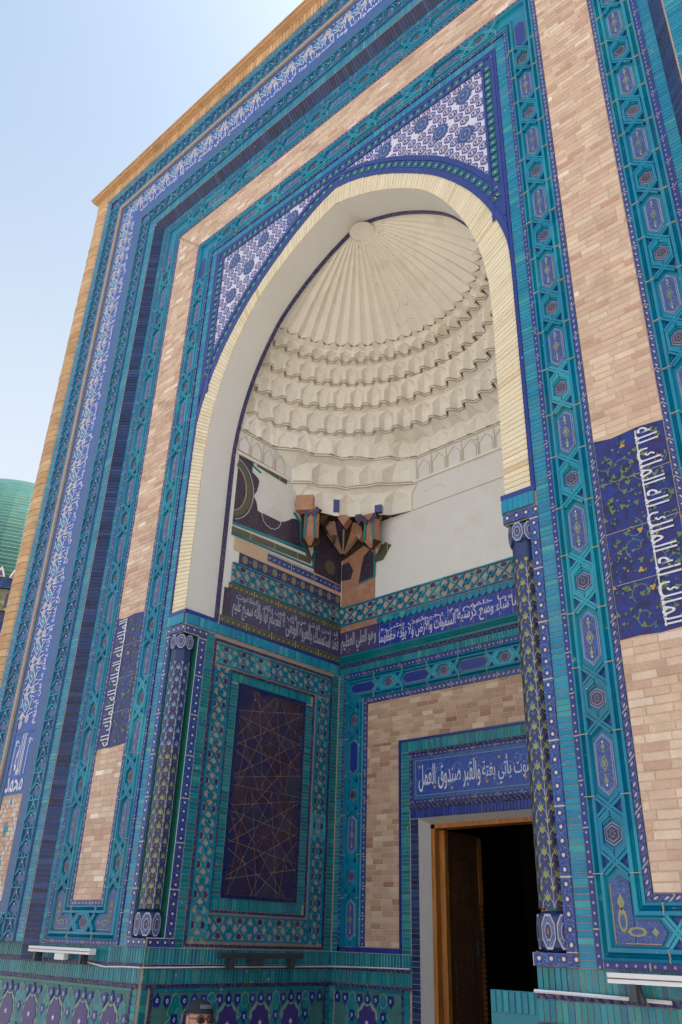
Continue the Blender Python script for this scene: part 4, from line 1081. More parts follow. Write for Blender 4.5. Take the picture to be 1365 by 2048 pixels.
# ---- strap band builder with separate tiles --------------------------------
STT = {}
straps_m = MB()
def strap_run(parent, M, u0, v0, u1, v1, wd, period, tilep, tag):
    """band centred on the segment (u0,v0)-(u1,v1)"""
    a = Vector((u0, v0)); c = Vector((u1, v1)); L = (c-a).length; n = max(1, round(L/period)); p = L/n; t = (c-a)/L
    ang = math.atan2(t.x, t.y)
    key = (round(wd, 3), round(p, 2))
    if key not in STT: STT[key] = [(x, z, b_.data('star_tile', ['grout', 'aubergine_glaze'])) for x, z, b_ in star_tiles(wd, p)]
    un = strap_unit(wd-.01, p, .013, 'full'); sm = MB()
    for i in range(n):
        q = a+t*p*(i+.5); MM = M @ T(q.x, 0, q.y) @ Ry(ang)
        sm.merge(un, MM, random.random())
        for x, z, me in STT[key]:
            if abs(z) > .01 and i == n-1: continue
            link('star_tile', me, parent, MM @ T(x, 0, z))
    sm.build('strapwork', 'moulded_turquoise', parent, kind='stuff')
side = link('side_panel', None, portal)
for M, s in ((LW, 1), (RW, -1)):
    U = lambda a: a*s
    def fr_(b, a, c, z0, z1, w_, pr): rect_frame(b, M, min(U(a), U(c)), max(U(a), U(c)), z0, z1, w_, pr)
    b = MB(); b.box(M, min(U(.24), U(DEP)), max(U(.24), U(DEP)), .0, 2.31, 0, .002); b.build('panel_bed', 'grout', side)
    b = MB(); fr_(b, .318, 1.745, .010, 2.275, .018, flat(.014)); fr_(b, .512, 1.52, .236, 2.052, .016, flat(.014)); b.build('dark_fillet', 'rope_tile', side)
    b = MB(); fr_(b, .614, 1.412, .335, 1.962, .028, flat(.012)); b.build('blue_fillet', 'cobalt_glaze', side)
    if s > 0:
        strap_run(side, M, .425, .05, .425, 2.04, .16, .19, None, 'a'); strap_run(side, M, 1.628, .05, 1.628, 2.04, .16, .19, None, 'a')
        strap_run(side, M, .35, 2.155, 1.72, 2.155, .17, .19, None, 'a'); strap_run(side, M, .52, .135, 1.54, .135, .17, .19, None, 'a')
        fb = Pieces('frame_brick', ['green_turquoise_glaze'], boxproto(.076, .0262, .006, .0012), side)
        z = .34
        while z < 1.96: fb.add(M @ T(.571, 0, z)); fb.add(M @ T(1.462, 0, z)); z += .0295
        u = .55
        while u < 1.49: fb.add(M @ T(u, 0, .294) @ Ry(math.pi/2)); fb.add(M @ T(u, 0, 1.998) @ Ry(math.pi/2)); u += .0295
        fb.flush()
    else:
        b = MB(); b.box(M, -1.745, -.318, .02, 2.27, 0, .006); b.build('strap_ground', 'moulded_turquoise', side)
        b = MB(); b.box(M, -1.38, -.65, .37, 1.93, 0, .010); b.build('dark_panel', 'dark_tile', side)
# dark star panel: polygon tiles cut by pale joints (Voronoi of a star-centred point set)
def voronoi(pts, rect, nb=18):
    cells = []
    for i, p in enumerate(pts):
        cell = [Vector(q) for q in ((rect[0], rect[2]), (rect[1], rect[2]), (rect[1], rect[3]), (rect[0], rect[3]))]
        near = sorted(pts, key=lambda q: (q-p).length)[1:nb]
        for q in near:
            m_ = (p+q)/2; n = q-p; out = []
            for k in range(len(cell)):
                a, c = cell[k], cell[(k+1) % len(cell)]; da, dc = (a-m_).dot(n), (c-m_).dot(n)
                if da <= 0: out.append(a)
                if (da < 0) != (dc < 0) and abs(da-dc) > 1e-9: out.append(a.lerp(c, da/(da-dc)))
            cell = out
            if len(cell) < 3: break
        if len(cell) >= 3: cells.append((p, cell))
    return cells
b = MB(); b.box(LW, .642, 1.384, .363, 1.934, 0, .0045); b.build('panel_joints', 'panel_joint_clay', side)
def split(cells, n, d):
    """cut convex cells by the line n.p = d"""
    out = []
    for cell in cells:
        A_c, B_c = [], []
        for k in range(len(cell)):
            p, q = cell[k], cell[(k+1) % len(cell)]; dp_, dq = p.dot(n)-d, q.dot(n)-d
            (A_c if dp_ <= 0 else B_c).append(p)
            if (dp_ < 0) != (dq < 0) and abs(dp_-dq) > 1e-9:
                x_ = p.lerp(q, dp_/(dp_-dq)); A_c.append(x_); B_c.append(x_)
        for c_ in (A_c, B_c):
            if len(c_) >= 3: out.append(c_)
    return out
def area(c_): return abs(sum(c_[i].x*c_[(i+1) % len(c_)].y-c_[(i+1) % len(c_)].x*c_[i].y for i in range(len(c_))))/2
for cz, z0_, z1_ in ((.79, .363, 1.1485), (1.53, 1.1485, 1.934)):
    cen = Vector((1.013, cz)); cells = [[Vector((.642, z0_)), Vector((1.384, z0_)), Vector((1.384, z1_)), Vector((.642, z1_))]]
    for i in range(10):
        n_ = Vector((math.cos(math.pi*i/5+.157), math.sin(math.pi*i/5+.157))); cells = split(cells, n_, cen.dot(n_)+.105)
    for i in range(10):
        n_ = Vector((math.cos(math.pi*i/5+.471), math.sin(math.pi*i/5+.471))); cells = split(cells, n_, cen.dot(n_)+.262)
    cc_ = [c_ for c_ in cells if (sum(c_, Vector((0, 0)))/len(c_)-cen).length < .02]; cells = [c_ for c_ in cells if c_ not in cc_]
    for i in range(5):
        n_ = Vector((math.cos(math.pi*i/5+.157), math.sin(math.pi*i/5+.157))); cc_ = split(cc_, n_, cen.dot(n_)+.0013*(1+i*.3))
    cells += cc_
    for cell in cells:
        if area(cell) < .00012: continue
        c = sum(cell, Vector((0, 0)))/len(cell); sh = []
        for q in cell: sh.append(c.lerp(q, max(.3, 1-.0034/max(.01, (q-c).length)))-c)
        b = MB(); b.prism(I4, [tuple(q) for q in sh], .003, .0056+jit(.0005), 0)
        link('polygon_tile', b.data('polygon_tile', ['dark_tile']), side, LW @ T(c.x, 0, c.y))

# ---- stack of friezes above the side panel (z 2.40-3.30) ------------------------
def strip(parent, name, mat, M, u0, u1, v0, v1, d=.008):
    b = MB(); b.wd = v1-v0; b.loft(M, [(u0, v0), (u1, v0)], [(u0, v1), (u1, v1)], flat(d)); return b.build(name, mat, parent)
lw = link('side_frieze', None, portal)
for M, s in ((LW, 1),):
    strip(lw, 'blue_fillet', 'royal_glaze', M, .34, DEP, 2.402, 2.425, .012)
    strip(lw, 'olive_row', 'olive_rosette', M, .34, DEP, 2.428, 2.492, .008)
    strip(lw, 'script_ground', 'old_script_ground', M, .44, DEP, 2.496, 2.745, .006)
    strip(lw, 'tile_stop', 'old_floral', M, .36, .44, 2.496, 2.745, .007)
    strip(lw, 'olive_row', 'olive_rosette', M, .40, DEP, 2.749, 2.805, .008)
    strip(lw, 'band_bed', 'grout', M, .42, DEP, 2.808, 3.003, .002)
    strip(lw, 'medallion_row', 'aubergine_glaze', M, .49, DEP, 3.012, 3.115, .006)
    strip(lw, 'clay_patch', 'sand_mortar', M, .42, DEP, 3.118, 3.25, .003)
    strip(lw, 'flower_row', 'rosette_dots', M, .82, DEP, 3.155, 3.225, .008)
    strip(lw, 'side_rope', 'rope_tile', M, SY-.004, SY+.034, 2.43, 4.12, .006)
    strap_run(lw, M, .43, 2.906, DEP, 2.906, .185, .23, None, 'b')
    om = MB()
    for i in range(11):
        u = .56+i*.122; om.prism(M, poly(u, 3.063, .032, .040, 8), .006, .0075, 0); om.prism(M, poly(u+.061, 3.063, .008, .012, 4), .006, .0075, 1)
    om.build('oval_medallion', ['olive_glaze', 'pale_blue_glaze'], lw)
    textmesh('لا انفصام لها والله سميع عليم', .62, .18, M @ T(.47, 0, 2.505), 'frieze_script', 'old_white_glaze', lw, .002, .006, .004)
    textmesh('فقد استمسك بالعروة الوثقى', .70, .18, M @ T(1.11, 0, 2.505), 'frieze_script', 'old_white_glaze', lw, .002, .006, .004)
    # broken field of old glazed tile on the white plaster
    fld = [(.38, 4.10), (.54, 4.11), (.56, 3.98), (.64, 3.94), (.63, 3.80), (.60, 3.74), (.66, 3.60), (.80, 3.56), (1.0, 3.62), (1.13, 3.72), (1.22, 3.70), (1.235, 3.50), (1.33, 3.41), (.38, 3.37)]
    rj = random.Random(4); f2 = []
    for k, (p, q) in enumerate(zip(fld, fld[1:]+fld[:1])):
        L_ = (Vector(p)-Vector(q)).length; n_ = max(1, int(L_/.035)) if 2 <= k <= 9 else 1
        for t_ in range(n_):
            v_ = Vector(p).lerp(Vector(q), t_/n_); f2.append((v_.x+(rj.uniform(-.012, .012) if n_ > 1 else 0), v_.y+(rj.uniform(-.012, .012) if n_ > 1 else 0)))
    fld = f2
    b = MB(); b.prism(M, fld, 0, .006); b.build('old_tile_field', 'old_floral', lw)
    def ribbon(name, pts, wd, d, mat):
        b = MB()
        for k, (a, c) in enumerate(zip(pts, pts[1:])): b.bar(M, a, c, wd, 0, d+.0004*k)
        return b.build(name, mat, lw)
    ribbon('turquoise_ribbon', [(.38, 3.365), (1.30, 3.43), (1.235, 3.51), (1.215, 3.70), (1.12, 3.77)], .022, .011, 'green_turquoise_glaze')
    ribbon('olive_ribbon', [(.38, 3.305), (1.385, 3.345), (1.29, 3.49), (1.26, 3.74), (1.16, 3.89)], .06, .009, 'olive_rosette')
    ribbon('turquoise_ribbon', [(.38, 3.262), (1.42, 3.285)], .016, .011, 'green_turquoise_glaze')
    ribbon('turquoise_ribbon', [(1.42, 3.285), (1.43, 3.48)], .018, .0115, 'green_turquoise_glaze')
    ribbon('turquoise_ribbon', [(.545, 4.10), (.555, 4.04), (.66, 4.01)], .014, .010, 'green_turquoise_glaze')
    ribbon('olive_ribbon', [(.60, 4.085), (1.0, 4.055)], .045, .009, 'olive_rosette')
    ribbon('clay_edge', [(.36, 4.125), (1.33, 4.10)], .016, .008, 'grout')
    # lobed medallion cut by the arch
    b = MB(); arcp = []
    for i in range(13):
        a = math.radians(82-i*13.2); arcp.append((.34+.20*math.cos(a), 3.72+.27*math.sin(a)))
    for k, (a, c) in enumerate(zip(arcp, arcp[1:])): b.bar(M, a, c, .055, .006, .0095+.0002*k, 0)
    o1 = [(.34+(p[0]-.34)*1.24, 3.72+(p[1]-3.72)*1.17) for p in arcp]; o2 = [(.34+(p[0]-.34)*.8, 3.72+(p[1]-3.72)*.86) for p in arcp]
    for k, (a, c) in enumerate(zip(o1, o1[1:])): b.bar(M, a, c, .008, .006, .0105+.0002*k, 1)
    for k, (a, c) in enumerate(zip(o2, o2[1:])): b.bar(M, a, c, .010, .006, .0105+.0002*k, 2)
    b.build('lobed_medallion', ['olive_rosette', 'old_white_glaze', 'grout'], lw)
    b = MB(); sc_ = []
    for i in range(15):
        a = math.radians(180+i*12.8); r = .12*(1.06 if i % 2 else .98); sc_.append((.83+r*math.cos(a), 3.60+r*.95*math.sin(a)))
    b.prism(M, sc_, .006, .010, 0)
    for k, (p, q) in enumerate(zip(sc_, sc_[1:])): b.bar(M, p, q, .008, .01, .013+.0001*k, 1)
    b.build('half_medallion', ['old_floral', 'old_white_glaze'], lw)
    b = MB(); b.prism(M, [(1.40, 3.40), (1.44, 3.54), (1.60, 3.60), (DEP, 3.60), (DEP, 3.235), (1.44, 3.245)], 0, .007); b.build('old_tile_field', 'old_floral', lw)
    b = MB(); b.prism(M, poly(1.66, 3.37, .075, .075, 10), .007, .010); b.build('oval_medallion', 'olive_rosette', lw)

# ---- back wall -----------------------------------------------------------
bkw = link('back_wall', None, portal)
M = BW
b = MB()
b.box(M, -1.5, -.58, .0, 2.99, 0, .002); b.box(M, .58, 1.5, .0, 2.99, 0, .002); b.box(M, -.58, .58, DZ, 2.99, 0, .002); b.build('wall_bed', 'grout', bkw)
strap_run(bkw, M, -1.49, 2.893, 1.49, 2.893, .19, .2535, None, 'c')
strip(bkw, 'clay_patch', 'terracotta_clay', M, -1.5, -1.03, 2.735, 2.79, .004)
hr = MB(); hr.prism(I4, [(-.030, .030), (-.034, 0), (-.018, -.022), (0, -.036), (.018, -.022), (.034, 0), (.030, .030)], .003, .010, 0)
hearts = Pieces('heart_tile', ['turquoise_glaze'], hr, bkw)
for i in range(37): hearts.add(M @ T(-1.0+i*.068, 0, 2.752))
hearts.flush()
strip(bkw, 'dark_row', 'cobalt_glaze', M, -1.03, 1.5, 2.712, 2.788, .003)
strip(bkw, 'script_ground', 'script_ground', M, -1.022, 1.5, 2.494, 2.708, .008)
strip(bkw, 'script_ground', 'old_script_ground', M, -1.5, -1.026, 2.494, 2.732, .006)
b = MB()
for i in range(20): b.box(M, -1.0+i*.13, -.997+i*.13, 2.496, 2.706, .0, .0085)
b.build('tile_joint', 'grout', bkw)
textmesh('السموات والأرض ولا يؤده حفظهما', .86, .155, M @ T(-1.0, 0, 2.502), 'frieze_script', 'white_glaze', bkw, .002, .009, .004)
textmesh('لا يحيطون بشيء من علمه إلا بما شاء وسع كرسيه', 1.60, .155, M @ T(-.12, 0, 2.502), 'frieze_script', 'white_glaze', bkw, .002, .009, .004)
textmesh('وهو العلي العظيم', .44, .20, M @ T(-1.48, 0, 2.51), 'frieze_script', 'old_white_glaze', bkw, .002, .007, .004)
b = MB(); b.wd = .09; b.loft(M, [(-1.5, 2.402), (1.5, 2.402)], [(-1.5, 2.490), (1.5, 2.490)], [(0, 0), (0, .014), (.2, .02), (.3, .008), (.45, .02), (.6, .008), (.75, .02), (1, .014), (1, 0)]); b.build('green_moulding', 'green_turquoise_glaze', bkw)
strip(bkw, 'rope_strip', 'rope_tile', M, -1.5, 1.5, 2.368, 2.399, .012)
bs = Pieces('soldier_glazed_brick', ['green_turquoise_glaze'], boxproto(.0275, .062, .010, .0015), bkw)
u = -1.485
while u < 1.5: bs.add(M @ T(u, 0, 2.335)); u += .0295
bs.flush()
bs = Pieces('stile_brick', ['green_turquoise_glaze'], boxproto(.058, .0262, .006, .0012), bkw)
z = .016
while z < 2.30:
    for u in (-1.456, 1.456): bs.add(M @ T(u, 0, z))
    z += .0295
bs.flush()
# moulded frame on the back wall
A_ = [(-1.395, .04), (-1.395, 2.256), (1.395, 2.256), (1.395, .04)]; B_ = [(-1.17, .04), (-1.17, 2.04), (1.17, 2.04), (1.17, .04)]
b = MB(); b.wd = .022; b.loft(M, [(-1.42, .0), (-1.42, 2.30), (1.42, 2.30), (1.42, .0)], [(-1.398, .0), (-1.398, 2.26), (1.398, 2.26), (1.398, .0)], flat(.012)); b.build('dotted_strip', 'royal_dots', bkw)
b = MB(); b.wd = .22; b.loft(M, A_, B_, rail_prof()); b.build('moulded_frame', 'moulded_turquoise', bkw)
b = MB(); b.wd = .036; b.loft(M, B_, [(-1.128, .04), (-1.128, 1.985), (1.128, 1.985), (1.128, .04)], flat(.012)); b.build('rosette_strip', 'rosette_thin', bkw)
for s in (-1, 1): strip(bkw, 'blue_fillet', 'royal_glaze', M, *((-1.42, -.77) if s < 0 else (.77, 1.42)), .002, .036, .012)
b2 = Pieces('star_block', ['moulded_turquoise', 'royal_glaze', 'grout'], star_block(WC, .165), bkw, sub=[('hexagon_tile', hx, ['old_white_glaze', 'aubergine_glaze', 'vine_green'])])
c2 = Pieces('plain_cartouche_tile', ['grout', 'plain_cobalt_ground'], cart(.15, .047, True), bkw); c3 = Pieces('cartouche_tile', ['old_white_glaze', 'cartouche_ground', 'olive_glaze', 'white_glaze'], cart(.15, .047), bkw)
for s in (-1, 1):
    for z in (.56, 1.21, 1.86): b2.add(M @ T(s*1.283, 0, z))
    c2.add(M @ T(s*1.283, 0, 1.535)); c3.add(M @ T(s*1.283, 0, .885)); c3.add(M @ T(s*1.283, 0, .235))
for x in (-.885, -.28, .325, .93): b2.add(M @ T(x, 0, 2.148) @ Ry(math.pi/2))
for x in (-1.19, -.58, .02, .63, 1.22): c2.add(M @ T(x, 0, 2.148) @ Ry(math.pi/2))
b2.flush(); c2.flush(); c3.flush()
nb = Pieces('brick', ['old_brick'], boxproto(.112-.005, .043-.005, .010, .002), bkw)
cuts = []
for s in (-1, 1): brickfill(nb, cuts, M, *((-1.126, -.772) if s < 0 else (.772, 1.126)), .04, 1.612, .112, .043)
brickfill(nb, cuts, M, -1.126, 1.126, 1.615, 1.98, .112, .043)
nb.flush()
for s in (-1, 1):
    b = MB(); b.box(M, *((-1.126, -.772) if s < 0 else (.772, 1.126)), .04, 1.61, 0, .0065); b.build('mortar_bed', 'sand_mortar', bkw)
b = MB(); b.box(M, -1.126, 1.126, 1.614, 1.983, 0, .0065); b.build('mortar_bed', 'sand_mortar', bkw)
flush_cuts(cuts, 'cut_brick', 'old_brick', bkw)
# door surround
b = MB(); b.wd = .018
A_ = [(-.77, .0), (-.77, 1.612), (.77, 1.612), (.77, .0)]; B_ = [(-.752, .0), (-.752, 1.594), (.752, 1.594), (.752, .0)]
b.loft(M, A_, B_, flat(.014)); b.build('blue_fillet', 'royal_glaze', bkw)
bs = Pieces('surround_brick', ['green_turquoise_glaze'], boxproto(.084, .0262, .006, .0012), bkw)
z = .016
while z < 1.50:
    for u in (-.706, .706): bs.add(M @ T(u, 0, z))
    z += .0295
u = -.745
while u < .75: bs.add(M @ T(u, 0, 1.550) @ Ry(math.pi/2)); u += .0295
bs.flush()
strip(bkw, 'rope_strip', 'rope_tile', M, -.655, .655, 1.484, 1.504, .018)
b = MB(); rect_frame(b, M, -.655, .655, 1.085, 1.482, .03, flat(.012)); b.build('dotted_strip', 'royal_dots', bkw)
b = MB(); rect_frame(b, M, -.622, .622, 1.115, 1.452, .028, flat(.010)); b.build('pale_border', 'frieze_side', bkw)
b = MB(); rect_frame(b, M, -.592, .592, 1.144, 1.423, .005, flat(.0125)); b.build('white_line', 'pale_blue_glaze', bkw)
strip(bkw, 'door_script_ground', 'door_script_ground', M, -.586, .586, 1.150, 1.418, .008)
textmesh('والقبر صندوق العمل', .60, .215, M @ T(-.56, 0, 1.172), 'door_script', 'white_glaze', bkw, .002, .009, .003)
textmesh('والموت يأتي بغتة', .50, .215, M @ T(.06, 0, 1.172), 'door_script', 'white_glaze', bkw, .002, .009, .003)
def scrolls(parent, M, u0, u1, v0, v1, mat, d, seed, r=.05, stepu=.075):
    b = MB(); rq = random.Random(seed); u = u0+r; k = 0
    while u < u1-r:
        P = spiral(b, M, u, rq.uniform(v0+r, v1-r), r*rq.uniform(.75, 1), 1.0, .003, d, d+.0008+.0001*(k % 3), 0, rq.uniform(0, 6), 1 if k % 2 else -1)
        for i in (3, 8, 13): leaf(b, M, min(u1-.01, max(u0+.01, P[i][0])), min(v1-.008, max(v0+.008, P[i][1])), .008, rq.uniform(0, 3), 0, d, d+.0012)
        u += stepu*.8; k += 1
    b.build('scroll_ornament', mat, parent)
scrolls(bkw, M, -.58, .58, 1.155, 1.415, 'pale_blue_glaze', .008, 1, .055)
scrolls(bkw, M, -1.01, 1.48, 2.50, 2.70, 'pale_blue_glaze', .0082, 2, .045, .09)
scrolls(bkw, M, -1.49, -1.04, 2.50, 2.72, 'olive_glaze', .006, 3, .045)
scrolls(lw, LW, .46, 1.82, 2.50, 2.74, 'olive_glaze', .006, 4, .05)
textmesh('يعلم ما بين أيديهم وما خلفهم ولا يحيطون بشيء', 2.35, .075, M @ T(-.98, 0, 2.622), 'upper_script', 'white_glaze', bkw, .0015, .0088, .002)
textmesh('قد تبين الرشد من الغي فمن يكفر بالطاغوت', 1.3, .08, LW @ T(.50, 0, 2.655), 'upper_script', 'old_white_glaze', lw, .0015, .0062, .002)
b = MB()
for x, z in ((-.55, 1.37), (-.23, 1.18), (.0, 1.38), (.10, 1.20), (.22, 1.37), (.44, 1.2), (-.4, 1.2)): leaf(b, M, x, z, .016, .4, 0, .009, .011)
b.build('amber_leaf', 'amber_glaze', bkw)
strip(bkw, 'carved_row', 'rope_tile', M, -.655, .655, 1.046, 1.082, .016)
bs = Pieces('lintel_brick', ['royal_glaze'], boxproto(.0275, .068, .010, .0015), bkw)
u = -.64
while u < .65: bs.add(M @ T(u, 0, 1.010)); u += .0295
bs.flush()
bs = Pieces('jamb_brick', ['cobalt_glaze'], boxproto(.076, .034, .010, .0015), bkw)
z = .95
while z > -2.0:
    for u in (-.614, .614): bs.add(M @ T(u, 0, z))
    z -= .0375
bs.flush()
# door reveal, wooden frame, leaf, dark room
dr = link('doorway', None, portal)
b = MB()
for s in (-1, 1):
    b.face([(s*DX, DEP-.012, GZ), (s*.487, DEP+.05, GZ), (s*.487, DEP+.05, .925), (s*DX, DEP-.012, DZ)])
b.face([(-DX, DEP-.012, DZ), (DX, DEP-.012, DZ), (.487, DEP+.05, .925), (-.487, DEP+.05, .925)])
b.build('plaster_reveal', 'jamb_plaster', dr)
b = MB()
for s in (-1, 1): b.box(F, min(s*.49, s*.452), max(s*.49, s*.452), GZ, .925, -2.02, -1.89, 0, 0)
b.box(F, -.49, .49, .895, .93, -2.02, -1.89, 0, 0); b.build('door_frame', 'amber_wood', dr)
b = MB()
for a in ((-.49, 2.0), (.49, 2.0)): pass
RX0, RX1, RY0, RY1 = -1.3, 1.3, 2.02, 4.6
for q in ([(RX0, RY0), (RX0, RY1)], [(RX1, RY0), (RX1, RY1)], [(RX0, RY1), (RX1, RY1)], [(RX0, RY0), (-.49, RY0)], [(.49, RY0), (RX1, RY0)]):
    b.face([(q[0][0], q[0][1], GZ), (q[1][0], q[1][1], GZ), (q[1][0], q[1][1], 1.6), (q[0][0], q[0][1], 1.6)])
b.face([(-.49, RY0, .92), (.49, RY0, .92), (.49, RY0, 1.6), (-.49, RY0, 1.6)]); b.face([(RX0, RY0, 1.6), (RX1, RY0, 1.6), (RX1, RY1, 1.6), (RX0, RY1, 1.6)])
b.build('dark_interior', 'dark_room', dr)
def leafdoor(xh, s):
    d = link('door_leaf', None, dr, T(xh, 1.96, 0))
    ld = T(0, 0, 0) @ Rz(90) if s < 0 else Rz(90)
    b = MB(); b.box(ld, .02, .49, GZ+.02, .885, -.0, .03, 0, 0, True); b.build('leaf_panel', 'carved_wood', d)
    b = MB(); b.box(ld, .0, .03, GZ+.02, .885, -.01, .045); b.box(ld, .0, .49, .80, .885, -.002, .034); b.box(ld, .0, .49, .10, .16, -.002, .034); b.build('leaf_rail', 'carved_wood', d)
    b = MB(); b.box(ld, -.012, .034, GZ+.02, .885, -.016, .05); b.build('hinge_stile', 'amber_wood', d)
    b = MB(); b.box(ld, .12, .36, .36, .70, .03, .036); b.box(ld, .14, .34, .38, .68, .036, .042, 0); b.box(ld, .12, .36, -.9, .0, .03, .038); b.build('carved_panel', 'carved_wood', d)
    b = MB(); pr = None
    for i in range(160):
        z0 = GZ+.02+i*.0182
        if z0 > .87: break
        r = .026 if z0 > .38 else (.024 if i % 2 else .018)
        b.prism(T(0, 0, 0) @ T(.01 if s < 0 else -.01, .50, 0), [(-r, z0), (r, z0), (r, z0+.0182), (-r, z0+.0182)], -r, r)
    b.build('twisted_bead', 'amber_wood', d)
    b = MB(); b.box(ld, .004, .028, .62, .74, .045, .052); b.build('hinge', 'brass', d)
    b = MB(); b.box(ld, .42, .45, .0, .12, .03, .044); P = spiral(b, ld, .435, .02, .035, .95, .007, .044, .055, 0, 1.57); b.build('ring_handle', 'dark_metal', d)
leafdoor(-.452, -1); 
# ================================================================== MUQARNAS VAULT
mq = link('muqarnas_vault', None, portal)
NCELL = 24
TI = [('T4', 4.600, 1.475, 1.315), ('T3', 4.840, 1.385, 1.195), ('T2', 5.080, 1.280, 1.150), ('T1', 5.280, 1.165, 1.050)]
Y0 = .33
OUTW = .074
DTH = math.pi/NCELL
def ring_pt(a, bb_, th, k): return Vector((-(a+k)*math.cos(th), Y0+(bb_+k)*math.sin(th)))
SUBS = ((0, 0), (.09, 0), (.30, 1), (.70, 1), (.91, 0), (1.0, 0))
def arc(a, bb_, phase):
    """trapezoid zigzag: flat ridge, recessed niche back; phase shifts it by half a cell"""
    out = []
    for c_ in range(-1, NCELL+1):
        for f_, o_ in SUBS[:-1]:
            th = (c_+f_+phase*.5)*DTH
            if -1e-6 <= th <= math.pi+1e-6: out.append((th, ring_pt(a, bb_, th, OUTW*o_)))
    def val(th):
        q = ((th/DTH)-phase*.5) % 1.0
        for (f0, o0), (f1, o1) in zip(SUBS, SUBS[1:]):
            if f0 <= q <= f1: return o0+(o1-o0)*(q-f0)/(f1-f0)
        return 0
    if out[0][0] > 1e-5: out.insert(0, (0, ring_pt(a, bb_, 0, OUTW*val(0))))
    if out[-1][0] < math.pi-1e-5: out.append((math.pi, ring_pt(a, bb_, math.pi, OUTW*val(math.pi))))
    return [p for _, p in out]
polys = []
for i, (nm, z, a, bb_) in enumerate(TI): polys.append((z, arc(a, bb_, i % 2)))
def cell_row(low, upp, z0, z1, phase, fh=.54, fA=.84, ft=.90, name='niche_cell'):
    """low(th, out), upp(th, out) -> plan points; builds every niche cell of one tier as a piece"""
    h = z1-z0; zh, zA, zt = z0+h*fh, z0+h*fA, z0+h*ft
    def P(v, z): return (v.x, v.y, z)
    for c_ in range(-1, NCELL):
        t0 = (c_+phase*.5)*DTH
        if t0 < -1e-6 and phase == 0: continue
        L = lambda f, o: low(min(math.pi, max(0, t0+f*DTH)), o)
        U = lambda f, o: upp(min(math.pi, max(0, t0+f*DTH)), o)
        if t0+DTH < .02 or t0 > math.pi-.02: continue
        A, A2, C1, C2, B2, B = L(0, 0), L(.09, 0), L(.30, 1), L(.70, 1), L(.91, 0), L(1, 0)
        u0, u1, u2, u3, u4 = U(0, 1), U(.2, 1), U(.5, 0), U(.8, 1), U(1, 1)
        tp = (A2+B2)/2; b = MB()
        for p, q in ((A, A2), (A2, C1), (C1, C2), (C2, B2), (B2, B)):
            zp = zA if (p in (A,) or q in (B,)) else zh
            b.face([P(p, z0), P(q, z0), P(q, zp), P(p, zp)])
        b.face([P(A2, zh), P(C1, zh), P(tp, zt)]); b.face([P(C1, zh), P(C2, zh), P(tp, zt)]); b.face([P(C2, zh), P(B2, zh), P(tp, zt)])
        b.face([P(A2, zh), P(tp, zt), P(A2, zA)]); b.face([P(B2, zh), P(B2, zA), P(tp, zt)])
        b.face([P(A, zA), P(A2, zA), P(u1, z1), P(u0, z1)]); b.face([P(A2, zA), P(tp, zt), P(u2, z1), P(u1, z1)])
        b.face([P(B, zA), P(B2, zA), P(u3, z1), P(u4, z1)]); b.face([P(B2, zA), P(tp, zt), P(u2, z1), P(u3, z1)])
        b.build(name, 'stucco', mq)
def tier_face(lowers, uppers, z0, z1, phase, f_t=.86, f_h=.50, cell='niche_cell', push=0.0):
    """every cell (ridge - niche - ridge) is a piece: recessed walls, pointed hood, face above"""
    n = len(lowers); h = z1-z0; zh = z0+h*f_h; zt = z0+h*f_t
    def P(v, z): return (v.x, v.y, z)
    j = phase % 2
    if j == 1:
        a, c = lowers[0], lowers[1]; b = MB()
        b.face([P(a, z0), P(c, z0), P(c, zt), P(a, zh)]); b.face([P(a, zh), P(c, zt), P(uppers[1], z1)]); b.face([P(a, zh), P(uppers[1], z1), P(uppers[0], z1)]); b.build(cell, 'stucco', mq)
    while j+2 < n:
        A, Cc, B = lowers[j], lowers[j+1], lowers[j+2]; uA, uC, uB = uppers[j], uppers[j+1], uppers[j+2]
        if push:
            od = (Cc-Vector((0, .3))).normalized(); Cc = Cc+od*push
        mid_ = (A+B)/2; tp = mid_.lerp(uC, .12); e = .2; zA = z0+h*.80
        A2, B2 = A.lerp(B, e*.6), B.lerp(A, e*.6); b = MB()
        tA, tB = A.lerp(uA, .30), B.lerp(uB, .30)
        b.face([P(A, z0), P(A2, z0), P(A2, zh), P(A, zA)]); b.face([P(B2, z0), P(B, z0), P(B, zA), P(B2, zh)])
        b.face([P(A2, z0), P(Cc, z0), P(Cc, zh-.01), P(A2, zh)]); b.face([P(Cc, z0), P(B2, z0), P(B2, zh), P(Cc, zh-.01)])
        b.face([P(A2, zh), P(Cc, zh-.01), P(tp, zt)]); b.face([P(Cc, zh-.01), P(B2, zh), P(tp, zt)])
        b.face([P(A, zA), P(A2, zh), P(tp, zt)]); b.face([P(A, zA), P(tp, zt), P(uA, z1)]); b.face([P(B2, zh), P(B, zA), P(tp, zt)]); b.face([P(B, zA), P(uB, z1), P(tp, zt)])
        b.face([P(tp, zt), P(uC, z1), P(uA, z1)]); b.face([P(tp, zt), P(uB, z1), P(uC, z1)])
        b.build(cell, 'stucco', mq); j += 2
    if j+1 < n:
        a, c = lowers[j], lowers[j+1]; b = MB()
        b.face([P(a, z0), P(c, z0), P(c, zh), P(a, zt)]); b.face([P(a, zt), P(c, zh), P(uppers[j+1], z1)]); b.face([P(a, zt), P(uppers[j+1], z1), P(uppers[j], z1)]); b.build(cell, 'stucco', mq)
def inward(P, d):
    out = []
    for i, p in enumerate(P):
        a = P[max(0, i-1)]; c = P[min(len(P)-1, i+1)]; t = (c-a).normalized(); n = Vector((t.y, -t.x)); cen = Vector((0, .3))
        if (cen-p).dot(n) < 0: n = -n
        out.append(p+n*d)
    return out
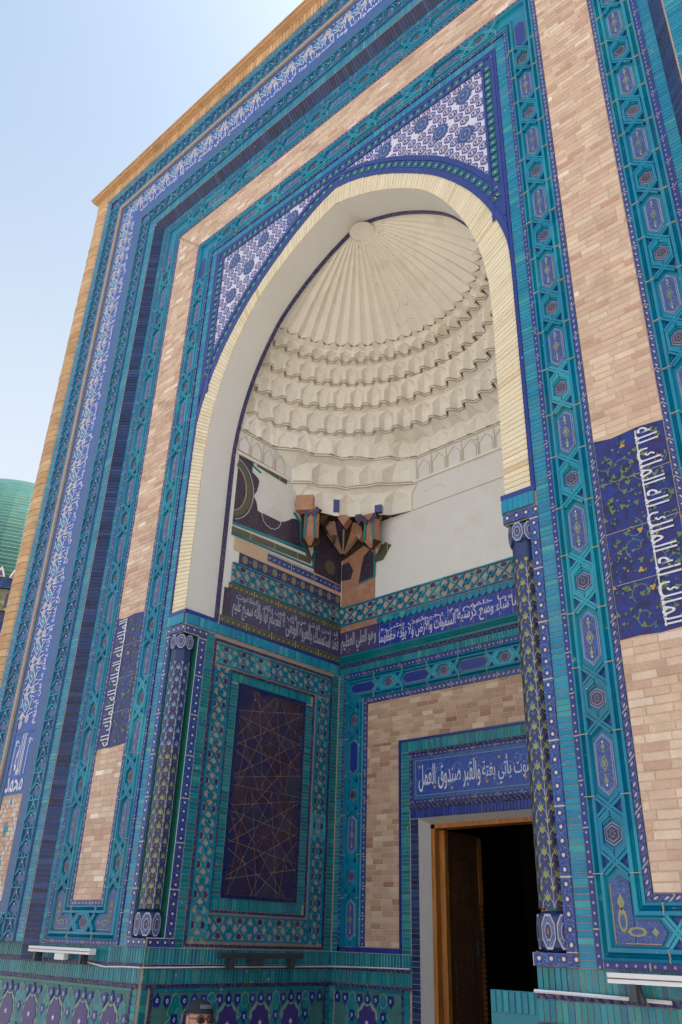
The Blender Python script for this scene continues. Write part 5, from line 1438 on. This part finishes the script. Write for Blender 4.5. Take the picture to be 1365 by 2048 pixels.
def cornice_line(P, z, name='tier_moulding'):
    b = MB()
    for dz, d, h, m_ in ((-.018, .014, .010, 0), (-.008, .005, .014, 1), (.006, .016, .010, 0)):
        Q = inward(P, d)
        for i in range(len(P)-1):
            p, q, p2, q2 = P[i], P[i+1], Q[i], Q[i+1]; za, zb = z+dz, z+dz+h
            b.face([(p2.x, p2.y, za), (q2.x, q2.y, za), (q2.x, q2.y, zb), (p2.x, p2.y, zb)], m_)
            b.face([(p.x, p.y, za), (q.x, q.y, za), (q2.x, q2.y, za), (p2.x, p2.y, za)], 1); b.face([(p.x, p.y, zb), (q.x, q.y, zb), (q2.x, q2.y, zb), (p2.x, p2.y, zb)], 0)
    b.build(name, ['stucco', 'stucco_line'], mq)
for k in range(3):
    (_, z0, a0, b0), (_, z1, a1, b1) = TI[k], TI[k+1]
    cell_row(lambda th, o: ring_pt(a0, b0, th, OUTW*o), lambda th, o: ring_pt(a1, b1, th, OUTW*o), z0, z1, k % 2, .62 if k != 1 else .58, .84, .88)
for z, P in polys: cornice_line(P, z)
# upper row above T1: pointed niches then the fluted conch
b = MB()
def conch(th, t, rib):
    zz = 5.28+.13+(5.945-5.41)*math.sin(t*math.pi/2)**1.0 if False else 5.41+(5.95-5.41)*(1-(1-t)**1.35)
    x = interp_x(AI, min(zz, 5.96))
    e = (1-t)
    a = 1.115*e+.03; bb_ = 1.02*e+.0
    k = .038*e*rib
    return Vector((-(a+k)*math.cos(th), Y0-.02*t+(bb_+k)*math.sin(th), zz))
# profile: conch half width follows the arch line a little outside it
def conch(th, t, rib):
    zz = 5.40+.575*t
    a = interp_x(AI, zz)+.06*(1-t)+.045*(1-t)
    if t > .999: a = 0.0
    q = a/1.08; bb_ = .985*q
    k = .034*rib*min(1, a*2.2)
    return Vector((-(a+k)*math.cos(th), Y0-.045*t+(bb_+k)*math.sin(th), zz))
NT_ = 18; NR = 2*NCELL
for t0 in range(NT_):
    for j in range(NR*2):
        def rib(q): r = q % 4; return {0: -1, 1: .2, 2: 1, 3: .2}[r]
        a, c = math.pi*j/(NR*2), math.pi*(j+1)/(NR*2); ta, tb = (t0/NT_), ((t0+1)/NT_)
        ta = 1-(1-ta)**1.4; tb = 1-(1-tb)**1.4
        b.face([conch(a, ta, rib(j)), conch(c, ta, rib(j+1)), conch(c, tb, rib(j+1)), conch(a, tb, rib(j))])
b.build('fluted_conch', 'stucco', mq)
# niches joining T1 to the conch
cell_row(lambda th, o: ring_pt(TI[3][2], TI[3][3], th, OUTW*o), lambda th, o: Vector(conch(th, 0, 1 if o else -1)[:2]), 5.28, 5.40, 1, .5, .7, .86, 'crown_niche')
# crown ring
b = MB()
for i in range(24):
    a, c = 2*math.pi*i/24, 2*math.pi*(i+1)/24
    P = lambda q, r: (r*math.cos(q), .36+r*.9*math.sin(q), 5.905)
    b.face([P(a, .128), P(c, .128), P(c, .120), P(a, .120)], 0); 
    b.face([P(a, .120), P(c, .120), (0, .36, 5.915)], 1)
b.build('crown_ring', ['stucco_line', 'stucco'], mq)
# ---- lower tiers: straight wall panels and corner niches
Z5, Z6, Z7 = 4.365, 4.09, 3.79
c5 = [(-1.5, .80), (-1.33, .99), (-1.30, 1.14), (-1.165, 1.26), (-1.13, 1.38), (-.985, 1.47), (-.90, 1.60), (-.74, 1.66), (-.68, 1.77), (-.52, 1.845)]
c6 = [(-1.5, 1.06), (-1.37, 1.17), (-1.345, 1.29), (-1.225, 1.39), (-1.165, 1.50), (-1.06, 1.54), (-.97, 1.60), (-.86, 1.63), (-.76, 1.72), (-.57, 1.845)]
c7 = [(-1.5, 1.17), (-1.40, 1.22), (-1.31, 1.33), (-1.255, 1.46), (-1.19, 1.54), (-1.10, 1.60), (-.97, 1.65), (-.90, 1.72), (-.82, 1.79), (-.60, 1.845)]
def toV(c, s): return [Vector((p[0]*(1 if s < 0 else -1), p[1])) for p in c]
for s in (-1, 1):
    P5, P6, P7 = toV(c5, s), toV(c6, s), toV(c7, s)
    tier_face(P6, P5, Z6, Z5, 1, .86, .55, push=.075); tier_face(P7, P6, Z7, Z6, 1, .86, .55, push=.07)
    cornice_line(P5, Z5); cornice_line(P6, Z6)
    b = MB()
    for i in range(len(P7)-1): b.face([(P7[i].x, P7[i].y, Z7), (P7[i+1].x, P7[i+1].y, Z7), (s*1.5, DEP, Z7+.02)])
    b.build('corner_shelf', 'mud_brown' if s < 0 else 'stucco', mq)
full5 = [Vector((-1.5, Y0))]+toV(c5, -1)+list(reversed(toV(c5, 1)))+[Vector((1.5, Y0))]
cornice_line([Vector((-1.5, Y0)), Vector((-1.5, .80))], Z5); cornice_line([Vector((1.5, Y0)), Vector((1.5, .80))], Z5); cornice_line([Vector((-.52, DEP)), Vector((.52, DEP))], Z5)
# T5 -> T4 : transition from wall polygon to arc, sloping hoods
def respl(P, n):
    L = [0]
    for a, c in zip(P, P[1:]): L.append(L[-1]+(c-a).length)
    out = []
    for i in range(n+1):
        t = L[-1]*i/n; k = 0
        while k < len(L)-2 and L[k+1] < t: k += 1
        out.append(P[k].lerp(P[k+1], (t-L[k])/(L[k+1]-L[k])))
    return out
Zm = 4.455
def base_pt(th, o):
    cen = Vector((0, .33)); d = Vector((-math.cos(th)*1.0, math.sin(th)*.92)); best = None
    for p, q in zip(full5, full5[1:]):
        e = q-p; den = d.x*e.y-d.y*e.x
        if abs(den) < 1e-9: continue
        w_ = p-cen; t = (w_.x*e.y-w_.y*e.x)/den; sgm = (w_.x*d.y-w_.y*d.x)/den
        if t > 0 and -1e-3 <= sgm <= 1.001 and (best is None or t < best): best = t
    return cen+d*((best or 1.5)-(.0 if o else .035))
cell_row(base_pt, lambda th, o: ring_pt(TI[0][2], TI[0][3], th, OUTW*o), Z5, 4.60, 1, .42, .62, .80)
# blind arches on the straight walls between T6 and T5
def blind(M, u0, u1, n):
    w_ = (u1-u0)/n
    for i in range(n):
        a = u0+i*w_+.018; c = u0+(i+1)*w_-.018; m_ = (a+c)/2; b = MB()
        for p, q in (((a, Z6+.03), (a, Z6+.15)), ((a, Z6+.15), (m_, Z6+.225)), ((m_, Z6+.225), (c, Z6+.15)), ((c, Z6+.15), (c, Z6+.03)), ((a-.015, Z6+.02), (a-.015, Z5-.03))): b.bar(M, p, q, .006, 0, .006)
        b.build('blind_arch', 'stucco_line', mq)
blind(LW, Y0+.02, .98, 4); blind(RW, -.98, -Y0-.02, 4); blind(BW, -.54, .54, 6)
for M, u0, u1 in ((LW, Y0, 1.07), (RW, -1.07, -Y0), (BW, -.57, .57)):
    strip(mq, 'wall_ledge', 'stucco', M, u0, u1, Z6-.012, Z6+.012, .022)
b = MB(); b.bar(BW, (-.60, Z7), (.60, Z7), .007, 0, .005); b.bar(BW, (-.60, Z7), (-.60, Z6-.12), .007, 0, .005); b.bar(BW, (-.60, Z6-.12), (-.53, Z6-.02), .007, 0, .005); b.build('plaster_groove', 'stucco_line', mq)
# ---- broken corner: clay brackets, mud cavity
cr = link('broken_corner', None, portal)
def bracket(x, y, rot, z0, z1, r=.075):
    q = link('clay_bracket', None, cr, T(x, y, 0) @ Rz(rot))
    b = MB(); P6_ = poly(0, 0, r, r, 6, 0); P3 = poly(0, 0, r*1.35, r*1.35, 6, 0); P1 = poly(0, 0, r*.35, r*.35, 6, 0)
    def lo(A, za, B, zb, mm):
        for i in range(6):
            j = (i+1) % 6; b.face([(A[i][0], A[i][1], za), (A[j][0], A[j][1], za), (B[j][0], B[j][1], zb), (B[i][0], B[i][1], zb)], mm if i % 2 else 0)
    lo(P6_, z0, P6_, z1, 0); lo(P1, z0-.06, P3, z0, 1); lo(P3, z0, P6_, z0+.002, 1); lo(P6_, z1, P3, z1+.04, 1); b.face([(p[0], p[1], z0-.06) for p in P1], 1)
    b.build('bracket_body', ['terracotta_clay', 'mud_brown'], q)
    b = MB()
    for s in (-1, 1): b.bar(T(0, -r*.95, 0), (s*r*.62, z0), (s*r*.5, z1), .018, 0, .012)
    b.build('turquoise_strip', 'green_turquoise_glaze', q)
    b = MB()
    for s in (-1, 1): b.prism(T(0, -r*1.0, 0), [(0, z1-.03), (s*.07, z1+.04), (s*.085, z1-.01), (s*.03, z1-.07)], 0, .012)
    b.build('corbel_tile', 'aubergine_glaze', q)
bracket(-1.395, 1.27, 35, 3.49, 3.78); bracket(-.98, 1.70, 12, 3.50, 3.74)
b = MB(); b.box(T(-1.425, 1.20, 0) @ Rz(35), -.082, .085, 3.785, 3.95, -.04, .05); b.build('clay_block', 'terracotta_clay', cr)
# cavity surfaces: gores of a small broken squinch in the corner
rs = random.Random(9); NG = 6; NVv = 6
gore_m = ['old_floral', 'terracotta_clay', 'mud_brown', 'old_floral', 'terracotta_clay', 'mud_brown']
def cav(t, h, j_=0.0):
    r = .03+.25*math.sin(h*math.pi/2)**1.2; a_ = t*math.pi/2; sc2 = 1+.10*math.cos(a_*2*NG)*(-1)
    return Vector((-1.49+r*math.cos(a_)*1.25*sc2, DEP-.01-r*math.sin(a_)*1.35*sc2, 3.56+.22*h+j_))
for gi in range(NG):
    b = MB()
    for i in range(3):
        for j in range(NVv):
            ta, tb = (gi+i/3)/NG, (gi+(i+1)/3)/NG; b.face([cav(ta, j/NVv), cav(tb, j/NVv), cav(tb, (j+1)/NVv), cav(ta, (j+1)/NVv)])
    b.build('squinch_gore', gore_m[gi], cr)
b = MB(); b.prism(LW, [(1.42, 3.42), (1.40, 3.78), (DEP, 3.78), (DEP, 3.5)], 0, .008); b.build('old_tile_field', 'old_floral', cr)
b = MB(); b.prism(BW, [(-1.5, 3.5), (-1.5, 3.78), (-1.04, 3.78), (-1.02, 3.56)], 0, .009); b.build('mud_patch', 'mud_brown', cr)
for k_, (x_, y_, w_, d_, z_) in enumerate(((-1.36, 1.40, .10, .05, 3.74), (-1.22, 1.56, .12, .05, 3.75), (-1.08, 1.64, .10, .05, 3.745), (-1.42, 1.62, .07, .04, 3.66), (-1.18, 1.76, .08, .04, 3.66))):
    b = MB(); b.prism(T(x_, y_, 0) @ Rz(30+rs.uniform(-20, 20)), [(-w_/2, z_+.03), (0, z_-.06), (w_/2, z_+.02), (w_/4, z_+.055), (-w_/3, z_+.06)], -d_, d_, 0, 0, None, True); b.build('broken_facet', ['mud_brown', 'terracotta_clay', 'old_floral', 'mud_brown', 'terracotta_clay'][k_], cr)
b = MB()
for k in range(5):
    t = (k+.5)/5*math.pi/2
    for h0, h1 in ((0, .5), (.5, 1)):
        pp = []
        for h in (h0, h1):
            pp.append(cav(t/(math.pi/2), h)-Vector((-.012, .012, 0)))
        d = Vector((math.sin(t), math.cos(t), 0))*.008
        b.face([pp[0]-d, pp[0]+d, pp[1]+d, pp[1]-d], 0)
b.build('mud_rib', ['grout'], cr)
# clay and tile patch on the back wall
b = MB(); b.prism(BW, [(-1.5, 2.99), (-1.5, 3.50), (-1.38, 3.53), (-1.18, 3.60), (-1.06, 3.56), (-1.06, 2.99)], 0, .012); b.build('clay_patch', 'terracotta_clay', cr)
b = MB(); b.prism(BW, [(-1.49, 3.28), (-1.49, 3.45), (-1.40, 3.46), (-1.34, 3.36), (-1.37, 3.27)], .012, .020); b.prism(BW, [(-1.24, 3.30), (-1.20, 3.47), (-1.12, 3.52), (-1.07, 3.46), (-1.07, 3.22), (-1.26, 3.20)], .012, .020); b.build('tile_fragment', 'old_floral', cr)
b = MB(); b.prism(BW, [(-1.06, 3.37), (-1.0, 3.44), (-.93, 3.55), (-.86, 3.50), (-.96, 3.37)], .0, .014); b.bar(BW, (-1.05, 3.40), (-.95, 3.53), .03, .014, .02); b.build('tile_fragment', 'olive_rosette', cr)
b = MB(); b.bar(BW, (-1.06, 3.22), (-1.06, 3.45), .018, .012, .021); b.bar(BW, (-1.26, 3.19), (-1.06, 3.215), .012, .012, .0215); b.build('turquoise_strip', 'green_turquoise_glaze', cr)
b = MB(); b.box(T(-1.255, 1.465, 0) @ Rz(50), -.03, .03, 3.83, 3.97, -.01, .012); b.box(T(-.90, 1.70, 0) @ Rz(20), -.035, .035, 3.80, 3.88, -.01, .03); b.build('tile_fragment', 'medallion_blue', cr)
b = MB(); b.bar(BW, (-1.497, 2.8), (-1.497, 3.5), .012, 0, .02); b.build('plaster_seam', 'stucco', cr)

# ================================================================== LAMPS, CABLE
def lamp(name_label, M, L, mat, box_at=None):
    t = thing('linear_floodlight', name_label, 'light fixture', M.translation, 'linear lights along the plinth ledge'); t.matrix_basis = M
    b = MB(); b.box(I4, 0, L, -.012, .026, -.025, .025, 0, 0, True); b.build('lamp_housing', mat, t)
    b = MB(); b.box(I4, .0, L, .004, .008, .025, .027); b.build('housing_groove', 'dark_metal', t)
    for u in (L*.13, L*.87):
        b = MB(); b.prism(I4, [(u-.035, -.075), (u+.035, -.075), (u+.012, -.012), (u-.012, -.012)], -.012, .012, 0, 0, None, True); b.prism(T(0, -.0, 0), [(u-.012, -.075), (u+.012, -.075), (u+.012, -.012), (u-.012, -.012)], -.03, .03, 0, 0, None, True); b.build('bracket', 'dark_metal', t)
    if box_at is not None:
        b = MB(); b.box(I4, L*box_at, L*box_at+.13, -.055, -.014, -.015, .02, 0, 0, True); b.build('junction_box', mat, t)
lamp('white linear floodlight on two brackets below the left sand brick strip', T(-2.86, -.07, -.048), .85, 'white_paint', .45)
lamp('white linear floodlight at the right edge, on the ledge beside the bench', T(1.885, -.07, -.036), .85, 'white_paint')
lamp('dark grey linear floodlight inside the niche under the dark star panel', T(-1.43, .60, -.045) @ Rz(90), .83, 'dark_metal', .35)
def cable(name, pts, r, mat, label):
    b = MB()
    for p, q in zip(pts, pts[1:]):
        p, q = Vector(p), Vector(q); t = (q-p).normalized(); n = t.cross(Vector((0, 0, 1))).normalized()*r; u_ = n.cross(t).normalized()*r
        o = [n, u_, -n, -u_]
        for i in range(4): b.face([p+o[i], q+o[i], q+o[(i+1) % 4], p+o[(i+1) % 4]])
    b.build(name, mat, None, label=label, category='cable')
cable('power_cable', [(-2.15, -.02, -.11), (-1.9, -.03, -.13), (-1.7, -.03, -.122), (-1.48, -.03, -.120), (-1.47, .3, -.118), (-1.47, .9, -.112), (-1.47, 1.5, -.11), (-1.46, 1.82, -.108), (-1.1, 1.81, -.10), (-.65, 1.81, -.095)], .005, 'white_paint', 'thin pale cable running along the left plinth ledge into the niche')
cable('conduit_pipe', [(1.49, -.02, -.098), (1.7, -.03, -.100), (1.95, -.032, -.104), (2.12, -.03, -.108)], .007, 'white_paint', 'short white conduit lying on the right ledge under the floodlight')
cable('conduit_pipe', [(-.535, 1.83, -.09), (-.535, 1.83, -1.9)], .009, 'white_paint', 'white vertical conduit beside the door opening')

# ================================================================== NEIGHBOUR DOME
dmx, dmy = CAM.x-.8730*21.5, CAM.y+.3790*21.5
ne = thing('domed_mausoleum', 'distant mausoleum with ribbed turquoise tiled dome behind the portal, far left', 'mausoleum', (dmx, dmy, GZ)); ne.matrix_basis = T(dmx, dmy, 0)
ZA = .071+.489*21.5-.62
RB = 3.6; ZB = ZA-3.6
def revolve(b, prof, n=64, m=0):
    for (r0, z0), (r1, z1) in zip(prof, prof[1:]):
        for i in range(n):
            a, c = 2*math.pi*i/n, 2*math.pi*(i+1)/n
            b.face([(r0*math.cos(a), r0*math.sin(a), z0), (r0*math.cos(c), r0*math.sin(c), z0), (r1*math.cos(c), r1*math.sin(c), z1), (r1*math.cos(a), r1*math.sin(a), z1)], m)
b = MB(); prof = []
for i in range(25):
    t = i/24; prof.append((RB*math.cos(t*math.pi/2)**.85, ZB+(ZA-ZB)*(math.sin(t*math.pi/2)*.93+.07*t)))
revolve(b, prof); b.build('dome', 'dome_tiles', ne, True)
b = MB(); revolve(b, [(.03, ZA-.1), (.03, ZA+.28), (.0, ZA+.3)], 8); b.build('finial', 'dark_metal', ne)
b = MB(); z = ZB
for mat_i, h, r in ((0, .22, .10), (1, .45, .04), (2, .22, .0), (0, .3, .02), (3, .3, .0), (2, .25, .02), (4, .5, .0), (3, .25, .02), (5, .8, .0), (0, 8, .0)):
    revolve(b, [(RB+r, z), (RB+r, z-h)], 48, mat_i); z -= h
b.build('drum', ['cobalt_glaze', 'olive_glaze', 'old_script_ground', 'green_turquoise_glaze', 'edge_brick_clay', 'cobalt_glaze'], ne)
b = MB(); n = 90
for i in range(n):
    a = 2*math.pi*i/n; M_ = Rz(math.degrees(a)) @ T(0, -(RB+.11), 0)
    b.prism(M_, [(-.09, ZB), (.09, ZB), (.06, ZB+.10), (0, ZB+.22), (-.06, ZB+.10)], 0, .03, 0); b.prism(M_, [(-.05, ZB+.02), (.05, ZB+.02), (0, ZB+.15)], .03, .04, 1)
    b.prism(M_, [(-.07, ZB-.62), (.07, ZB-.62), (.07, ZB-.36), (0, ZB-.28), (-.07, ZB-.36)], -.02, .02, 2)
b.build('merlon_band', ['grey_tile', 'aubergine_glaze', 'dark_tile'], ne)

# ================================================================== PERSON
hx0, hy0, EYE = -1.04, .15, -.385
per = thing('person', 'man in backwards dark cap and tinted glasses standing in the niche by the left plinth', 'person', (hx0, hy0, GZ)); per.matrix_basis = T(hx0, hy0, 0)
def skinned(name, verts, edges, radii, mat, parent, sub=2, root=0):
    me = bpy.data.meshes.new(name); me.from_pydata(verts, edges, []); o = bpy.data.objects.new(name, me); COL.objects.link(o)
    md_ = o.modifiers.new('skin', 'SKIN'); me.skin_vertices[0].data  # layer exists after adding the modifier
    for i, r in enumerate(radii): me.skin_vertices[0].data[i].radius = (r, r) if not isinstance(r, tuple) else r
    me.skin_vertices[0].data[root].use_root = True
    s_ = o.modifiers.new('sub', 'SUBSURF'); s_.levels = sub; s_.render_levels = sub
    dg = bpy.context.evaluated_depsgraph_get(); nm = bpy.data.meshes.new_from_object(o.evaluated_get(dg)); bpy.data.objects.remove(o)
    nm.materials.clear(); nm.materials.append(MATS[mat]); nm.name = name
    for p in nm.polygons: p.use_smooth = True
    return link(name, nm, parent)
fz = math.radians(-40)      # facing direction in plan, towards the camera side
FD = Vector((.97, -.25, 0)).normalized(); SD_ = Vector((-FD.y, FD.x, 0))
def P3_(s, f, z): return tuple(SD_*s+FD*f+Vector((0, 0, z)))
G = GZ
V = [P3_(0, 0, G+.95), P3_(0, .0, G+1.15), P3_(0, 0, G+1.36), P3_(0, .01, G+1.47), P3_(.19, 0, G+1.40), P3_(-.19, 0, G+1.40), P3_(.24, .0, G+1.12), P3_(-.24, 0, G+1.12), P3_(.25, .08, G+.88), P3_(-.25, .08, G+.88),
     P3_(.10, 0, G+.88), P3_(-.10, 0, G+.88), P3_(.11, .02, G+.48), P3_(-.11, .02, G+.48), P3_(.12, -.01, G+.08), P3_(-.12, -.01, G+.08), P3_(.13, .15, G+.04), P3_(-.13, .15, G+.04)]
E_ = [(0, 1), (1, 2), (2, 3), (2, 4), (2, 5), (4, 6), (5, 7), (6, 8), (7, 9), (0, 10), (0, 11), (10, 12), (11, 13), (12, 14), (13, 15), (14, 16), (15, 17)]
skinned('body', V, E_, [.16, .15, .16, .065, .075, .075, .05, .05, .04, .04, .10, .10, .07, .07, .05, .05, .04, .04], 'shirt_cloth', per)
# trousers slightly outside the legs
skinned('trousers', [V[i] for i in (0, 10, 11, 12, 13, 14, 15)], [(0, 1), (0, 2), (1, 3), (2, 4), (3, 5), (4, 6)], [.17, .115, .115, .085, .085, .068, .068], 'trouser_cloth', per)
for s in (-1, 1):
    hb = P3_(s*.25, .09, G+.86)
    vv = [hb, P3_(s*.25, .105, G+.80)]; ee = [(0, 1)]; rr = [.035, .038]
    for k, (a, l) in enumerate(((-.03, .075), (-.01, .085), (.01, .08), (.03, .065))):
        vv += [P3_(s*.25, .105+a, G+.765), P3_(s*.245, .115+a, G+.765-l*.5), P3_(s*.235, .125+a, G+.765-l)]; i = len(vv); ee += [(1, i-3), (i-3, i-2), (i-2, i-1)]; rr += [.011, .009, .008]
    vv += [P3_(s*.22, .13, G+.80), P3_(s*.21, .15, G+.76)]; i = len(vv); ee += [(1, i-2), (i-2, i-1)]; rr += [.013, .010]
    skinned('hand', vv, ee, rr, 'skin', per, 1)
    b = MB()
    for z0, z1, k in ((G, G+.03, 1.0), (G+.03, G+.09, .85)):
        ptsx = [P3_(s*.13+.045*k*math.sin(q)*1.0, .06+.14*k*math.cos(q), 0) for q in [2*math.pi*i/10 for i in range(10)]]
        for i in range(10):
            p, q = ptsx[i], ptsx[(i+1) % 10]; b.face([(p[0], p[1], z0), (q[0], q[1], z0), (q[0], q[1], z1), (p[0], p[1], z1)])
        b.face([(p[0], p[1], z1) for p in ptsx])
    b.build('shoe', 'leather', per)
# head
def ellip(b, c, rx, ry, rz, m=0, n=20, k=14, cond=None, def_=None):
    for i in range(k):
        for j in range(n):
            def Pt(i_, j_):
                th = math.pi*i_/k; ph = 2*math.pi*j_/n; s_, f_, z_ = math.sin(th)*math.cos(ph), math.sin(th)*math.sin(ph), math.cos(th)
                p = (c[0]+rx*s_, c[1]+ry*f_, c[2]+rz*z_)
                if def_: p = def_(p, s_, f_, z_)
                return P3_(*p)
            q = [Pt(i, j), Pt(i, j+1), Pt(i+1, j+1), Pt(i+1, j)]
            if cond is None or cond(math.cos(math.pi*(i+.5)/k), math.sin(2*math.pi*(j+.5)/n)): b.face(q, m)
def headdef(p, s, f, z):
    x, y, zz_ = p; dz = zz_-EYE
    if dz < -.03: k = 1-.9*(-dz-.03)**1.15*1.6; x *= max(.6, k); y = y*max(.75, 1-.9*(-dz-.03)) + .010
    if f > .6 and abs(dz) < .02: y -= .006
    return (x, y, zz_)
b = MB(); ellip(b, (0, .0, EYE-.012), .074, .096, .118, 0, 28, 22, None, headdef); hd = b.build('head', 'skin', per, True)
b = MB()
nz = [(0, .094, EYE+.012), (.006, .102, EYE-.01), (-.006, .102, EYE-.01), (0, .120, EYE-.040), (.017, .098, EYE-.047), (-.017, .098, EYE-.047), (0, .096, EYE-.052)]
for f_ in ((0, 1, 3), (0, 2, 3), (1, 4, 3), (2, 5, 3), (4, 6, 3), (5, 6, 3)): b.face([P3_(*nz[i]) for i in f_])
b.build('nose', 'skin', per)
b = MB()
for s in (-1, 1): ellip(b, (s*.076, -.005, EYE-.012), .010, .019, .032, 0, 8, 8)
b.build('ear', 'skin', per, True)
b = MB(); ellip(b, (0, .092, EYE-.075), .026, .008, .006, 0, 10, 6); b.build('mouth', 'terracotta_clay', per, True)
b = MB(); ellip(b, (0, -.008, EYE-.005), .078, .098, .10, 0, 24, 16, lambda z, f: (-.55 < z < .45 and f < .12)); b.build('hair', 'hair_grey', per, True)
b = MB(); ellip(b, (0, -.006, EYE+.032), .084, .106, .078, 0, 28, 18, lambda z, f: z > .02)
bl = []
for i in range(11):
    a = math.radians(200+14*i); bl.append(((.080*math.cos(a)), (-.006+.105*math.sin(a)), EYE+.045))
for p, q in zip(bl, bl[1:]): b.face([P3_(*p), P3_(*q), P3_(q[0]*.95, q[1]-.06, q[2]-.025), P3_(p[0]*.95, p[1]-.06, p[2]-.025)])
b.build('cap', 'cap_cloth', per, True)
b = MB()
for i in range(6):
    a0, a1 = math.radians(60+10*i), math.radians(70+10*i)
    b.face([P3_(.0855*math.cos(a)*k, -.006+.108*math.sin(a)*k, EYE+h) for a, k, h in ((a0, 1.0, .060), (a1, 1.0, .060), (a1, .93, .082), (a0, .93, .082))])
b.build('cap_opening', 'cap_logo', per)
b = MB()
for s in (-1, 1):
    ellip(b, (s*.034, .094, EYE), .026, .004, .019, 0, 12, 8)
b.build('lens', 'lens_tint', per, True)
b = MB()
for s in (-1, 1):
    R0 = [(s*.034+.029*math.cos(q), .098, EYE+.002+.021*math.sin(q)) for q in [2*math.pi*i/12 for i in range(12)]]
    for p, q in zip(R0, R0[1:]+R0[:1]):
        b.face([P3_(*p), P3_(*q), P3_(q[0], q[1]-.004, q[2]+.004), P3_(p[0], p[1]-.004, p[2]+.004)]); b.face([P3_(p[0], p[1], p[2]), P3_(*q), P3_(q[0]*1.0, q[1]+.001, q[2]+.0045), P3_(p[0], p[1]+.001, p[2]+.0045)])
    b.face([P3_(s*.062, .097, EYE+.010), P3_(s*.062, .097, EYE+.004), P3_(s*.080, .0, EYE+.004), P3_(s*.080, .0, EYE+.009)])
b.face([P3_(-.008, .100, EYE+.008), P3_(.008, .100, EYE+.008), P3_(.008, .100, EYE+.003), P3_(-.008, .100, EYE+.003)])
b.build('spectacles', 'spectacle_frame', per)
bpy.context.view_layer.update()
